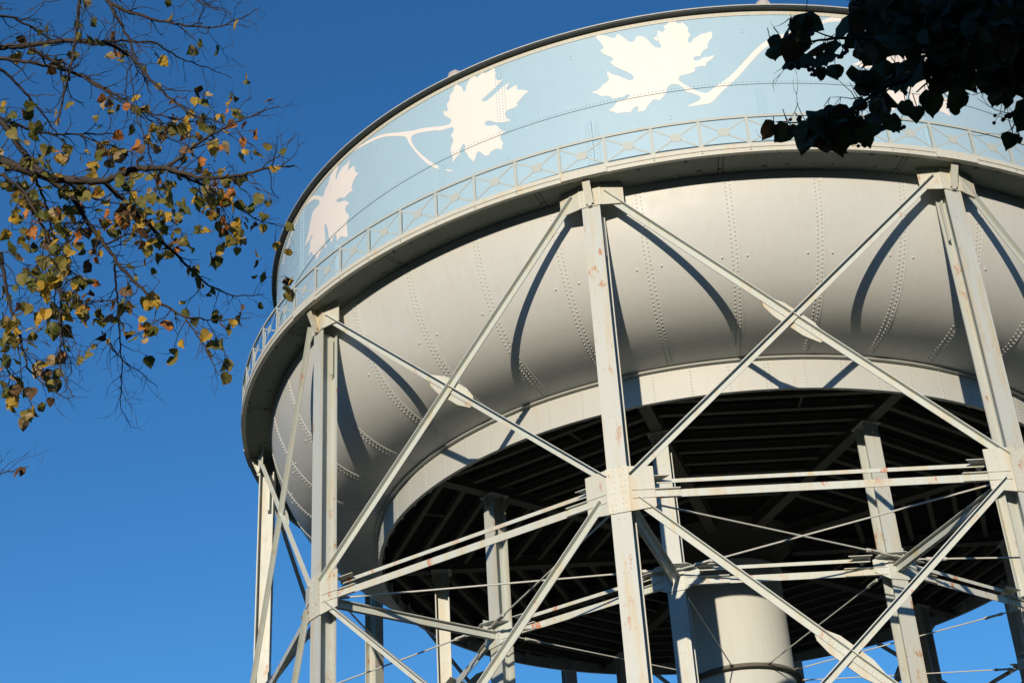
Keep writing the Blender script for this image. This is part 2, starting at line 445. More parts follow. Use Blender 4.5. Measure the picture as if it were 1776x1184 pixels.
L3a = [(97,240),(160,270),(240,280),(280,300),(320,308),(350,290),(352,260),(390,272),(440,310),(480,340),(520,352),(550,335),(568,282),(610,280),(660,295),(700,330),(740,380),(790,412),(840,412),(850,390),(820,350),(762,310),(795,280),(808,250),(802,218),(840,237),(875,232),(888,210),(870,170),(910,158),(935,115),(962,80),(1000,110),(1008,138),(1050,145),(1075,128),(1120,165),(1142,190),(1140,235),(1168,270),(1140,310),(1138,345),(1160,362),(1190,345),(1200,305),(1240,295),(1285,258),(1340,252),(1397,230),(1415,270),(1400,310),(1362,350),(1355,385),(1362,412),(1310,440),(1280,480),(1280,502),(1235,503),(1200,520),(1200,545),(1230,557),(1275,545),(1310,515),(1370,515),(1428,492),(1415,530),(1370,560),(1340,580),(1342,612),(1270,615),(1218,630),(1212,650),(1222,668),(1180,690),(1110,708),(1060,718),(1035,745),(1035,770),(1070,800),(1140,840),(1220,875),(1280,900),(1340,908),(1380,895),(1430,850)]
V3t = [(700,770),(790,690),(900,570),(1000,460),(1100,375),(1200,325),(1330,285),(1420,255),(1540,215),(1640,180)]
V3f = [(0,165),(130,138),(260,133),(360,152),(250,172),(160,180),(280,205),(440,305),(430,320),(270,235),(130,205),(0,207)]
V3b = [(1680,200),(1560,250),(1420,300),(1300,350),(1200,385),(1120,430),(1040,500),(960,590),(880,680),(800,770),(700,850),(620,930)]
L3b = [(1400,1022),(1270,1040),(1120,1062),(1180,1030),(1260,995),(1287,965),(1270,940),(1200,915),(1120,890),(1080,850),(1040,820),(990,812),(940,820),(912,850),(905,890),(880,935),(822,992),(800,980),(765,975),(730,1005),(690,1055),(655,1108),(610,1108),(578,1125),(595,1085),(590,1060),(560,1055),(525,1085),(505,1122),(430,1122),(345,1132),(300,1108),(260,1105),(310,1070),(345,1025),(360,998),(430,990),(480,965),(493,935),(475,922),(445,940),(420,960),(350,965),(325,985),(290,955),(240,940),(180,950),(130,920),(72,910),(130,890),(180,850),(195,820),(240,800),(268,765),(265,740),(245,700),(250,665),(290,705),(360,718),(440,755),(500,775),(540,760),(543,735),(510,700),(440,665),(340,625),(300,590),(270,565),(300,565),(315,540),(295,510),(220,490),(165,440),(200,425),(210,400),(170,350),(130,300)]
leaf1 = to_cyl(smooth_poly(poly_px(L1, 470, 270, 6.229)))
vine1 = to_cyl(poly_px(L1b, 470, 270, 6.229))
leaf2 = to_cyl(smooth_poly(poly_px(L2, 760, 110, 6.576)))
vine2 = to_cyl(smooth_poly(poly_px(V2, 570, 200, 7.722)))
leaf3 = to_cyl(smooth_poly(poly_px(L3a, 1015, 20, 6.4) + poly_px(V3t, 1140, 10, 5.92) + poly_px(V3f, 1440, 0, 5.286) + poly_px(V3b, 1140, 10, 5.92) + poly_px(L3b, 1015, 20, 6.4)))
# the fourth leaf: the second one's outline turned to hang from the third's stem
s0 = np.array([leaf2[0][0] * RS, leaf2[0][1]]); e_px = to_cyl(poly_px([(1040, 320)], 760, 110, 6.576))[0]
e0 = np.array([e_px[0] * RS, e_px[1]])
s1 = np.array(on_cyl(1523, 58, RS)) * np.array([RS, 1]); e1 = np.array(on_cyl(1649, 203, RS)) * np.array([RS, 1])
z0 = complex(*(e0 - s0)); z1 = complex(*(e1 - s1)); w = z1 / z0
leaf4 = []
for a, z in leaf2:
    d = complex(a * RS - s0[0], z - s0[1]) * w
    leaf4.append(((s1[0] + d.real) / RS, s1[1] + d.imag))
for nm, pl in (('painted_leaf', leaf1), ('painted_vine', vine1), ('painted_leaf', leaf2), ('painted_vine', vine2), ('painted_leaf', leaf3), ('painted_leaf', leaf4)):
    painted(nm, pl)

# ---- roof, eave, vents
ev = MB()
ev.rev([(RU, Z_EAVE - 0.02), (R_EAVE, Z_EAVE - 0.02), (R_EAVE, Z_EAVE + 0.02), (RU, Z_EAVE + 0.06)], 360, smooth=False, closed=True)
ev.rev([(R_EAVE + 0.002, Z_EAVE + 0.021), (R_EAVE + 0.03, Z_EAVE + 0.021), (R_EAVE + 0.03, Z_EAVE + 0.05), (R_EAVE + 0.002, Z_EAVE + 0.05)], 360, 1, smooth=False, closed=True)
ev.build('roof_eave', [M['eave'], M['cream']], tower)
tr = MB()
tr.rev([(RU - 0.005, 30.29), (RU + 0.018, 30.29), (RU + 0.018, Z_EAVE - 0.022), (RU - 0.005, Z_EAVE - 0.022)], 360, closed=True, smooth=False)
for k in range(560):
    a = 2 * math.pi * k / 560
    tr.rivet(pol(RU + 0.018, a, 30.36), (math.cos(a), math.sin(a), 0), 0.022, 0.016)
tr.build('top_angle', M['cream'], tower)
rf = MB()
rf.rev([(R_EAVE - 0.05, Z_EAVE + 0.04), (10, 31.9), (5, 32.9), (1.0, 33.4), (0.01, 33.42)], 120)
rf.build('tank_roof', M['roof'], tower)
vm = MB()
vp = [(0.21, 0.0), (0.21, 0.10)] + [(0.21 * math.cos(t), 0.10 + 0.2 * math.sin(t)) for t in np.linspace(0.1, 1.5, 8)]
vm.rev(vp, 24)
for k in range(24):
    a = 2 * math.pi * k / 24
    vm.tube([pol(r + 0.006, a, z) for r, z in vp], 0.008, 4)
vm.box((0, 0, 0.31), Vector((.06, 0, 0)), Vector((0, .06, 0)), Vector((0, 0, .02)))
vent0 = None
for k in range(N):
    a = PHI + STEP * (k + 0.57)
    T = Matrix.Translation(pol(14.86, a, Z_EAVE + 0.12)) @ Matrix.Rotation(a, 4, 'Z')
    if vent0 is None:
        vent0 = vm.build('roof_vent', M['vent'], tower); vent0.matrix_local = T
    else: link_copy(vent0, tower, T)

# ---- bowl
bw = MB()
PHI_T = [8.0, 12.2, 17.2, 21.9, 26.2, 30.9, 37.5, 44.1, 52.4, 60.6, 69.7, 76.2, 79.1, 80.0, 80.3]   # slope of the bowl plate every 0.4 along its arc
BP = [(RS + 0.12, 24.6)]
_sl = 0.0
while BP[-1][0] > 11.5:
    _p = R_(float(np.interp(_sl, [0.4 * q for q in range(len(PHI_T))], PHI_T)))
    BP.append((BP[-1][0] - 0.02 * math.sin(_p), BP[-1][1] - 0.02 * math.cos(_p))); _sl += 0.02
def bowl_pt(t):
    x = t / (math.pi / 2) * (len(BP) - 1); q = min(int(x), len(BP) - 2); w_ = x - q
    return (BP[q][0] * (1 - w_) + BP[q + 1][0] * w_, BP[q][1] * (1 - w_) + BP[q + 1][1] * w_)
TT = [math.pi / 2 * k / 60 for k in range(61)]
bp_ = [bowl_pt(t) for t in TT]
bw.rev([(RS + 0.12, Z_FASC - 0.2)] + bp_, 480)
bw.f = [tuple(reversed(f)) for f in bw.f]
# arc-length table for rivet spacing
arc = [0.0]
fine = [bowl_pt(math.pi / 2 * k / 600) for k in range(601)]
for i in range(600): arc.append(arc[-1] + math.hypot(fine[i + 1][0] - fine[i][0], fine[i + 1][1] - fine[i][1]))
def bowl_at(s):
    i = min(np.searchsorted(arc, s), 599); i = max(i, 1)
    t = (s - arc[i - 1]) / max(arc[i] - arc[i - 1], 1e-9)
    r = fine[i - 1][0] + (fine[i][0] - fine[i - 1][0]) * t; z = fine[i - 1][1] + (fine[i][1] - fine[i - 1][1]) * t
    dr, dz = fine[i][0] - fine[i - 1][0], fine[i][1] - fine[i - 1][1]
    l = math.hypot(dr, dz)
    return r, z, (-dz / l, dr / l)       # outward normal in (r, z)
for k in range(N):
    for q in (0.125, 0.375, 0.625, 0.875):
        a = PHI + STEP * (k + q)
        s = 0.15; row = 0
        while s < arc[-1] - 0.12:
            for side in (-1, 1):
                r, z, nn = bowl_at(s + (0.058 if side > 0 else 0))
                aa = a + side * 0.062 / r
                bw.rivet(pol(r, aa, z), (math.cos(aa) * nn[0], math.sin(aa) * nn[0], nn[1]), 0.025, 0.022)
            s += 0.116
        # lapped plate edge next to the rows
        pr = [bowl_at(0.05 + (arc[-1] - 0.1) * j / 40) for j in range(41)]
        vs = []; fs = []
        for r, z, nn in pr:
            for off, hh in ((0.115, -0.005), (0.115, 0.012), (0.15, 0.012), (0.15, -0.005)):
                aa = a + off / r
                vs.append(pol(r + nn[0] * hh, aa, z + nn[1] * hh))
        for j in range(40):
            for i in range(3): fs.append((j * 4 + i, j * 4 + i + 1, j * 4 + i + 5, j * 4 + i + 4))
        bw.add(vs, fs, 0)
        for sgn in (-1, 1):
            r, z, nn = bowl_at(2.15); aa = a + sgn * 0.33 / r
            bw.rivet(pol(r, aa, z), (math.cos(aa) * nn[0], math.sin(aa) * nn[0], nn[1]), 0.035, 0.03)
bw.build('tank_bowl', M['bowl'], tower)

# ---- balcony
bl = MB()
bl.rev([(RS - 0.5, Z_BAL + 0.05), (R_BAL - 0.01, Z_BAL + 0.05)], 360, 0, smooth=False)       # underside
bl.f = [tuple(reversed(f)) for f in bl.f]
bl.rev([(R_BAL - 0.01, Z_FASC - 0.06), (RS - 0.46, Z_FASC - 0.06)], 360, 0, smooth=False)
random.seed(4)
for k in range(N):
    for j in range(16):
        for rr, ph in ((15.78, 0.0), (15.28, 0.5)):
            a = PHI + STEP * (k + (j + 0.25 + ph) / 16.0) + random.uniform(-.004, .004)
            if random.random() < 0.25: continue
            p = pol(rr + random.uniform(-.05, .05), a, Z_BAL + 0.05)
            if random.random() < 0.5: bl.tube([p + Vector((0, 0, 0.001)), p - Vector((0, 0, 0.006))], random.uniform(0.045, 0.075), 10, 2, True, False)
            bl.tube([p + Vector((0, 0, 0.001)), p - Vector((0, 0, 0.025))], 0.027, 6, 1, True, False)
            bl.tube([p - Vector((0, 0, 0.02)), p - Vector((0, 0, 0.06))], 0.012, 6, 1, True, False)
    for q in (0.36, 0.86):
        a = PHI + STEP * (k + q)
        for rr in np.arange(15.05, 15.95, 0.09):
            for sgn in (-1, 1): bl.rivet(pol(rr, a + sgn * 0.004, Z_BAL + 0.05), (0, 0, -1), 0.024, 0.02, 2)
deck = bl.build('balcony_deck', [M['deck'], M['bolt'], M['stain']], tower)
fa = MB()
fa.rev([(R_BAL - 0.03, Z_BAL), (R_BAL, Z_BAL), (R_BAL, Z_BAL + 0.125), (R_BAL - 0.004, Z_BAL + 0.13), (R_BAL + 0.022, Z_BAL + 0.131), (R_BAL + 0.022, Z_FASC), (R_BAL - 0.03, Z_FASC)], 360, closed=True, smooth=False)
fa.rev([(R_BAL - 0.13, Z_BAL + 0.03), (R_BAL - 0.13, Z_BAL + 0.018), (R_BAL - 0.028, Z_BAL + 0.018), (R_BAL - 0.028, Z_BAL + 0.03)], 360, closed=True, smooth=False)
for k in range(N):
    a = col_az(k); er = Vector((math.cos(a), math.sin(a), 0)); et = Vector((-math.sin(a), math.cos(a), 0))
    for s_ in range(6):          # splice plate over each leg, bent round the fascia
        a1 = a + (s_ - 3) * 0.013; a2 = a + (s_ - 2) * 0.013 + 0.0004
        vs = [pol(R_BAL + 0.026, a1, Z_BAL + 0.005), pol(R_BAL + 0.026, a2, Z_BAL + 0.005), pol(R_BAL + 0.026, a2, Z_FASC - 0.004), pol(R_BAL + 0.026, a1, Z_FASC - 0.004)]
        vs += [v - Vector((v.x, v.y, 0)).normalized() * 0.024 for v in vs]
        fa.add(vs, [(0, 1, 2, 3), (0, 4, 5, 1), (3, 2, 6, 7), (0, 3, 7, 4), (1, 5, 6, 2)])
    for j in range(9):
        aa = a + (j - 4) * 0.0085
        for z in (Z_BAL + 0.05, Z_FASC - 0.05): fa.rivet(pol(R_BAL + 0.026, aa, z), (math.cos(aa), math.sin(aa), 0), 0.018, 0.012)
fa.build('balcony_fascia', M['cream'], tower)

# ---- railing
rl = MB(); ZR = 25.80
rl.rev([(R_BAL - 0.02, ZR), (R_BAL + 0.02, ZR), (R_BAL + 0.02, ZR + 0.08), (R_BAL - 0.07, ZR + 0.08), (R_BAL - 0.07, ZR + 0.065), (R_BAL - 0.02, ZR + 0.065)], 360, closed=True, smooth=False)
railing = rl.build('railing', M['rail'], tower)
tag(railing)
def local_frame(a): return Matrix.Rotation(a, 4, 'Z')
da = R_(4.5); X_ = Vector((1, 0, 0)); Y_ = Vector((0, 1, 0)); Z_ = Vector((0, 0, 1))
pm = MB()
pm.box((R_BAL + 0.0, 0, (Z_FASC + ZR) / 2 - 0.04), X_ * 0.012, Y_ * 0.04, Z_ * ((ZR - Z_FASC) / 2 + 0.06))
pm.box((R_BAL - 0.045, 0, (Z_FASC + ZR) / 2), X_ * 0.032, Y_ * 0.01, Z_ * ((ZR - Z_FASC) / 2))
for z in (Z_BAL + 0.07, Z_BAL + 0.15): pm.rivet((R_BAL + 0.023, 0, z), X_, 0.02, 0.014)
xm = MB()
hp = math.tan(da / 2) * R_BAL * 0.985
xa = R_BAL * math.cos(da / 2) + 0.0
zl, zh = Z_FASC + 0.03, ZR - 0.03
for sgn, off in ((1, 0.006), (-1, -0.006)):
    A = Vector((xa + off, -hp * sgn, zl)); B = Vector((xa + off, hp * sgn, zh))
    d = (B - A).normalized(); up = X_.cross(d).normalized()
    xm.box((A + B) / 2, d * ((B - A).length / 2), up * 0.021, X_ * 0.0045)
xm.plate([(xa + 0.012, 0.15 * c_, (zl + zh) / 2 + 0.14 * s_) for c_, s_ in ((1, .28), (.62, .95), (-.62, .95), (-1, .28), (-1, -.28), (-.62, -.95), (.62, -.95), (1, -.28))], X_, 0.008)
p0 = x0 = None
for k in range(80):
    Tp = local_frame(PHI + da * (k + 0.5)); Tx = local_frame(PHI + da * k)
    if p0 is None:
        p0 = pm.build('railing_post', M['rail'], railing); p0.matrix_local = Tp
        x0 = xm.build('railing_panel', M['rail'], railing); x0.matrix_local = Tx
    else: link_copy(p0, railing, Tp); link_copy(x0, railing, Tx)

# ---- ring girder (drum) under the bowl
dr = MB()
dr.rev([(R_DRUM, Z_DRUM0), (R_DRUM, Z_DRUM1)], 480)
dr.rev([(R_DRUM - 0.03, Z_DRUM1), (R_DRUM - 0.03, Z_DRUM0)], 480)
for m_ in range(2):   # flange angles
    dr.rev([(R_DRUM - 0.10, Z_DRUM0 - 0.02), (R_DRUM + 0.012, Z_DRUM0 - 0.02), (R_DRUM + 0.012, Z_DRUM0 - 0.002), (R_DRUM - 0.10, Z_DRUM0 - 0.002)], 360, closed=True, smooth=False) if m_ == 0 else \
    dr.rev([(R_DRUM - 0.2, Z_DRUM1 + 0.002), (R_DRUM + 0.13, Z_DRUM1 + 0.002), (R_DRUM + 0.13, Z_DRUM1 + 0.03), (R_DRUM - 0.2, Z_DRUM1 + 0.03)], 360, closed=True, smooth=False)
for k in range(N):
    for j in range(7):
        a = PHI + STEP * (k + j / 7.0 + 0.05)
        offs = (-0.0045, 0.0045) if j == 3 else (0.0,)
        for o2 in offs:
            for i in range(9):
                dr.rivet(pol(R_DRUM, a + o2, Z_DRUM0 + 0.06 + i * 0.1), (math.cos(a), math.sin(a), 0), 0.026, 0.022)
        er = Vector((math.cos(a), math.sin(a), 0)); et = Vector((-math.sin(a), math.cos(a), 0))
        dr.box(pol(R_DRUM - 0.1, a, (Z_DRUM0 + Z_DRUM1) / 2), er * 0.068, et * 0.012, Z_ * 0.43)
        dr.box(pol(R_DRUM - 0.17, a, (Z_DRUM0 + Z_DRUM1) / 2), er * 0.01, et * 0.07, Z_ * 0.43)
for k in range(620):
    a = 2 * math.pi * k / 620
    dr.rivet(pol(R_DRUM + 0.08, a, Z_DRUM1 + 0.002), (0, 0, -1), 0.018, 0.016)
dr.build('ring_girder', M['girder'], tower)

# ---- tank floor, girders, joists
fl = MB()
fl.rev([(0.02, 20.58), (R_DRUM - 0.035, 20.58), (R_DRUM - 0.035, 20.66), (0.02, 20.66)], 180, closed=True, smooth=False)
fl.build('tank_floor', M['shaded_floor'], tower)
def ibeam(mb, A, B, h, w, t=0.02, mat=0):
    """I section hanging below the line A-B"""
    A = Vector(A); B = Vector(B); d = (B - A).normalized(); s = d.cross(Z_).normalized()
    hw = w / 2; tw = t / 2
    mb.ext(A, B, s, Z_, [(-hw, -h), (hw, -h), (hw, -h + t), (tw, -h + t), (tw, -t), (hw, -t), (hw, 0), (-hw, 0), (-hw, -t), (-tw, -t), (-tw, -h + t), (-hw, -h + t)], mat)
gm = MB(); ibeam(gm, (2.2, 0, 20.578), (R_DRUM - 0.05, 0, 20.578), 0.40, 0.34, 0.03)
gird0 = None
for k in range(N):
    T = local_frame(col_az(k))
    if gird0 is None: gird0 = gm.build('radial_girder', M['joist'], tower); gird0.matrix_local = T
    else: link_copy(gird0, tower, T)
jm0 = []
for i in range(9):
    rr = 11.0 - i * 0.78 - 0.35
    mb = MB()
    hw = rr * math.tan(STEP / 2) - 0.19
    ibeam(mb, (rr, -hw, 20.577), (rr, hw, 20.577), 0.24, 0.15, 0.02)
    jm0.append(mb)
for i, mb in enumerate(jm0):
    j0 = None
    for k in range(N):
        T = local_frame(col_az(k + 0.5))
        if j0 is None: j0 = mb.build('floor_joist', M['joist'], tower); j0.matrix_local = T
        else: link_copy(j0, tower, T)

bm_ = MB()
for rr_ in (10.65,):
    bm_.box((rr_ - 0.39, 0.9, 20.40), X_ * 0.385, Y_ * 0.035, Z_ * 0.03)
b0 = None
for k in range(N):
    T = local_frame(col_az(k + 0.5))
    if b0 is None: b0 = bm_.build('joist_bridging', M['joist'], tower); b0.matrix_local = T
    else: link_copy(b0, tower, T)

# ---- riser pipe
rp = MB()
rp.rev([(1.66, GZ), (1.66, 15.0), (1.66, 19.35)], 96)
rp.rev([(1.66, 19.35), (1.74, 19.35), (1.74, 19.42), (1.66, 19.42)], 96, smooth=False)
for z in (3.5, 9.0, 14.2, 18.4): rp.rev([(1.655, z - .02), (1.675, z - 0.02), (1.675, z + 0.02), (1.655, z + 0.02)], 96, closed=True, smooth=False)
riser = rp.build('riser_pipe', M['riser'], tower)
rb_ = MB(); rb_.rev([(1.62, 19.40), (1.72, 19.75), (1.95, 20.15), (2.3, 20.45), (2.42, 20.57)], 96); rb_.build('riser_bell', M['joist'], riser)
rc = MB()
rc.rev([(1.70, 15.80), (1.86, 15.80), (1.86, 15.83), (1.73, 15.83), (1.73, 15.95), (1.70, 15.95)], 96, closed=True, smooth=False)
for k in range(N):
    a = col_az(k)
    rc.box(pol(1.80, a, 15.865), Vector((math.cos(a), math.sin(a), 0)) * 0.12, Vector((-math.sin(a), math.cos(a), 0)) * 0.05, Z_ * 0.03)
rc.build('riser_collar', M['joist'], riser)

# ---- columns (built on the +X axis, then turned into place)
def column_mesh(rf, depth, w, z0, z1, tf=0.035):
    mb = MB()
    mb.box((rf - tf / 2, 0, (z0 + z1) / 2), X_ * (tf / 2), Y_ * (w / 2), Z_ * ((z1 - z0) / 2))
    mb.box((rf - depth + tf / 2, 0, (z0 + z1) / 2), X_ * (tf / 2), Y_ * (w / 2), Z_ * ((z1 - z0) / 2))
    mb.box((rf - depth / 2, 0, (z0 + z1) / 2), X_ * (depth / 2 - tf), Y_ * 0.018, Z_ * ((z1 - z0) / 2))
    for z in np.arange(z0 + 0.5, z1 - 0.2, 1.35):
        for sy in (-1, 1): mb.rivet((rf, sy * w * 0.14, z), X_, 0.02, 0.014)
    return mb
CW, CDEP = 0.49, 0.50
e_pl = {}
def bay_dir(sgn):
    """unit vector along the bay plane from a column on +X towards its neighbour, and the outward normal of that bay"""
    a = sgn * (math.pi / 2 + STEP / 2)
    d = Vector((math.cos(a), math.sin(a), 0))
    nrm = Vector((math.cos(sgn * STEP / 2), math.sin(sgn * STEP / 2), 0))
    return d, nrm
def node_mb(rf, w, z, hh, wing, bevel=False):
    mb = MB(); t = 0.03
    # cover plate on the face
    mb.box((rf + 0.018, 0, z), X_ * 0.015, Y_ * (w / 2 + 0.03), Z_ * hh)
    for sy in (-1, 1):
        for q in (0.13, 0.26):
            nn = int(hh * 2 / 0.13)
            for i in range(nn):
                if random.random() < 0.15: continue
                mb.rivet((rf + 0.033, sy * w * q * 1.35, z - hh + 0.07 + i * (2 * hh - 0.14) / (nn - 1)), X_, 0.021, 0.016)
    for sgn in (-1, 1):
        d, nrm = bay_dir(sgn)
        S = Vector((rf + 0.012, sgn * (w / 2 + 0.02), 0))
        E = S + d * wing
        pts = [S + Z_ * (z - hh), E + Z_ * (z - hh * (0.85 if not bevel else 0.4)), E + Z_ * (z + hh * (0.95 if not bevel else 0.55)), S + Z_ * (z + hh)]
        mb.plate(pts, -nrm, t)
    return mb
def head_mb():
    mb = MB()
    zt = Z_BAL + 0.045
    # face plate and wings of the head gusset
    mb.box((RC + 0.016, 0, (Z_CT + zt) / 2), X_ * 0.014, Y_ * (CW / 2 + 0.06), Z_ * ((zt - Z_CT) / 2))
    for sgn in (-1, 1):
        d, nrm = bay_dir(sgn)
        S = Vector((RC + 0.01, sgn * (CW / 2 + 0.05), 0)); E = S + d * 0.60
        mb.plate([S + Z_ * Z_CT, E + Z_ * (Z_CT + 0.02), E + Z_ * zt, S + Z_ * zt], -nrm, 0.03)
        for q in (0.45, 0.8):
            for i in range(6): mb.rivet((RC + 0.03, sgn * CW * q * 0.55, Z_CT + 0.05 + i * 0.085), X_, 0.02, 0.015)
    # sloping T bracket carrying the balcony edge
    A = Vector((RC + 0.07, 0, Z_CT + 0.06)); B = Vector((R_BAL - 0.16, 0, zt - 0.01))
    d = (B - A).normalized(); nf = d.cross(Y_).normalized()
    if nf.x < 0: nf = -nf
    mb.box((A + B) / 2 + nf * 0.02, d * ((B - A).length / 2), Y_ * 0.105, nf * 0.012)
    mb.plate([Vector((RC + 0.031, 0.014, Z_CT + 0.02)), A + Vector((0, 0.014, 0)), B + Vector((0, 0.014, 0)), Vector((RC + 0.031, 0.014, zt - 0.01))], -Y_, 0.028)
    mb.box((RC + 0.06, 0, Z_CT + 0.015), X_ * 0.045, Y_ * 0.05, Z_ * 0.03)
    # side fishplate on the web, just under the bowl
    for sy in (-1, 1): mb.box((RC - CDEP * 0.62, sy * (CW / 2 - 0.03), 23.25), X_ * 0.06, Y_ * 0.012, Z_ * 0.62)
    return mb
random.seed(11)
oc = column_mesh(RC, CDEP, CW, GZ, Z_CT); hd = head_mb()
nd = node_mb(RC, CW, Z_N - 0.02, 0.58, 0.60); nd2 = node_mb(RC, CW, Z_N2, 0.58, 0.60)
ft = MB(); ft.box((RC - CDEP / 2, 0, GZ + 0.22), X_ * 0.55, Y_ * 0.55, Z_ * 0.22)
first = None
for k in range(N):
    T = local_frame(col_az(k))
    if first is None:
        c0 = oc.build('outer_column', M['column'], tower)
        first = (c0, hd.build('head_bracket', M['plate'], c0), nd.build('node_gusset', M['plate'], c0), nd2.build('node_gusset', M['plate'], c0), ft.build('column_footing', M['joist'], c0))
        c0.matrix_local = T
    else:
        c = link_copy(first[0], tower, T)
        for s_ in first[1:]: link_copy(s_, c)
ic = column_mesh(RI, 0.46, 0.48, GZ, Z_IT - 0.005)
ic.box((RI - 0.23, 0, Z_IT - 0.02), X_ * 0.33, Y_ * 0.30, Z_ * 0.014)
ic.box((RI + 0.05, 0, Z_IT - 0.2), X_ * 0.045, Y_ * 0.012, Z_ * 0.16)
ind = node_mb(RI, 0.48, Z_N - 0.05, 0.36, 0.42, True); ind2 = node_mb(RI, 0.48, Z_N2, 0.36, 0.42, True)
hp_ = MB(); hp_.box((RI - 0.23, 0, Z_N + 0.17), X_ * 0.62, Y_ * 0.012, Z_ * 0.16)
hp_.plate([Vector((RI + 0.5 * math.cos(t), 0.62 * math.sin(t), Z_N + 0.18)) for t in np.linspace(0, 2 * math.pi, 9)[:-1]], Z_, 0.015)
ft2 = MB(); ft2.box((RI - 0.23, 0, GZ + 0.2), X_ * 0.5, Y_ * 0.5, Z_ * 0.2)
first = None
for k in range(N):
    T = local_frame(col_az(k))
    if first is None:
        c0 = ic.build('inner_column', M['column'], tower)
        first = (c0, ind.build('node_gusset', M['steel'], c0), ind2.build('node_gusset', M['steel'], c0), hp_.build('rod_plate', M['steel'], c0), ft2.build('column_footing', M['joist'], c0))
        c0.matrix_local = T
    else:
        c = link_copy(first[0], tower, T)
        for s_ in first[1:]: link_copy(s_, c)

# ---- diagonal braces in the bay planes (bay on +X axis, i.e. facing outward along +X)
HB = RC * math.sin(STEP / 2)      # half the bay chord
XB = RC * math.cos(STEP / 2)
def P(u, z, off=0.0): return Vector((XB + off, (u - 0.5) * 2 * HB, z))
def angle_bar(A, B, leg=0.175, out=0.145, t=0.022, ends=True):
    """L section: leg lies in the bay plane, the other leg stands outward along its upper edge"""
    mb = MB(); d = (B - A).normalized(); up = X_.cross(d).normalized()
    if up.z < 0: up = -up
    mb.ext(A, B, up, X_, [(-leg / 2, 0), (leg / 2, 0), (leg / 2, out), (leg / 2 - t, out), (leg / 2 - t, t), (-leg / 2, t)])
    for end, s in ((A, 1), (B, -1)):
        for i in range(7):
            for j in (-0.045, 0.02):
                mb.rivet(end + d * s * (0.12 + i * 0.11 + (0.05 if j > 0 else 0)) + up * j + X_ * t, X_, 0.018, 0.012)
    n_ = int((B - A).length / 1.1)
    for i in range(2, n_): mb.rivet(A + d * i * 1.1 + up * 0.03 + X_ * t, X_, 0.018, 0.012)
    return mb
def oct_plate(c, d, up, la, lb):
    return [c + d * x * la + up * y * lb for x, y in ((1, -.15), (.82, .62), (.45, 1), (-.45, 1), (-1, .35), (-1, -.1), (-.8, -.7), (-.4, -1), (.5, -1), (.95, -.6))]
levels = [((0.034, 24.42), (0.971, 16.17), (0.956, 24.44), (0.033, 16.14)), ((0.041, 15.53), (0.962, 7.42), (0.959, 15.58), (0.038, 7.42)), ((0.041, 6.6), (0.962, -1.1), (0.959, 6.6), (0.038, -1.1))]
brace_meshes = []
for a_, b_, c_, d_ in levels:
    A = P(*a_, 0.024); B = P(*b_, 0.024)
    C1 = P(*c_, 0.05 + 0.024); D1 = P(*d_, 0.05 + 0.024)
    brace_meshes.append((angle_bar(A, B), angle_bar(C1, D1)))
xs = []
for (a_, b_, c_, d_) in levels:
    # crossing point in the plane
    a1, b1, c1, d1 = [np.array([p[0] * 2 * HB, p[1]]) for p in (a_, b_, c_, d_)]
    A_ = np.array([b1 - a1, -(d1 - c1)]).T
    t = np.linalg.solve(A_, c1 - a1); q = a1 + t[0] * (b1 - a1)
    c0 = Vector((XB - 0.012, q[0] - HB, q[1]))
    d = (P(*b_) - P(*a_)).normalized(); up = X_.cross(d).normalized()
    if up.z < 0: up = -up
    mb = MB(); mb.plate(oct_plate(c0, d, up, 0.98, 0.25), X_, 0.028)
    for sgn in (-1, 1):
        for i in range(6):
            for j in (-0.045, 0.02): mb.rivet(c0 + d * sgn * (0.25 + i * 0.11) + up * j + X_ * 0.06, X_, 0.018, 0.012)
    xs.append(mb)
protos = []
for (m1, m2), m3 in zip(brace_meshes, xs):
    protos += [('diagonal_brace', m1, M['steel']), ('diagonal_brace', m2, M['steel']), ('crossing_plate', m3, M['plate'])]
# struts between neighbouring columns
def strut_mb(xb, hb, z, full=True):
    mb = MB(); t = 0.022
    A = Vector((xb + 0.02, -hb + 0.30, z - 0.16)); B = Vector((xb + 0.02, hb - 0.30, z - 0.16))
    # lower front angle
    mb.ext(A, B, Z_, X_, [(-0.105, 0), (0.085, 0), (0.085, -0.14), (0.085 - t, -0.14), (0.085 - t, -t), (-0.105, -t)])
    # short channel cover at either end
    for s in (-1, 1):
        E0 = Vector((xb + 0.045, s * (hb - 0.30), z - 0.16)); E1 = Vector((xb + 0.045, s * (hb - 1.45), z - 0.16))
        mb.ext(E0, E1, Z_, X_, [(-0.125, -0.02), (0.105, -0.02), (0.105, 0.07), (0.085, 0.07), (0.085, 0.0), (-0.105, 0.0), (-0.105, 0.07), (-0.125, 0.07)])
        for i in range(10):
            for j in (-0.055, 0.04): mb.rivet(E0 + Vector((0.0, -s * (0.1 + i * 0.11), j)), X_, 0.018, 0.012)
        # triangular end of the level gusset
        mb.plate([Vector((xb - 0.05, s * (hb - 0.6), z + 0.34)), Vector((xb - 0.05, s * (hb - 1.25), z + 0.34)), Vector((xb - 0.75, s * (hb - 0.75), z + 0.34))], Z_, 0.018)
    # upper rear angle
    A = Vector((xb - 0.30, -hb + 0.62, z + 0.31)); B = Vector((xb - 0.30, hb - 0.62, z + 0.31))
    mb.ext(A, B, Z_, X_, [(-0.05, 0), (0.05, 0), (0.05, -0.1), (0.05 - t, -0.1), (0.05 - t, -t), (-0.05, -t)])
    return mb
protos += [('ring_strut', strut_mb(XB, HB, Z_N), M['strut']), ('ring_strut', strut_mb(XB, HB, Z_N2), M['steel'])]
XBI, HBI = RI * math.cos(STEP / 2), RI * math.sin(STEP / 2)
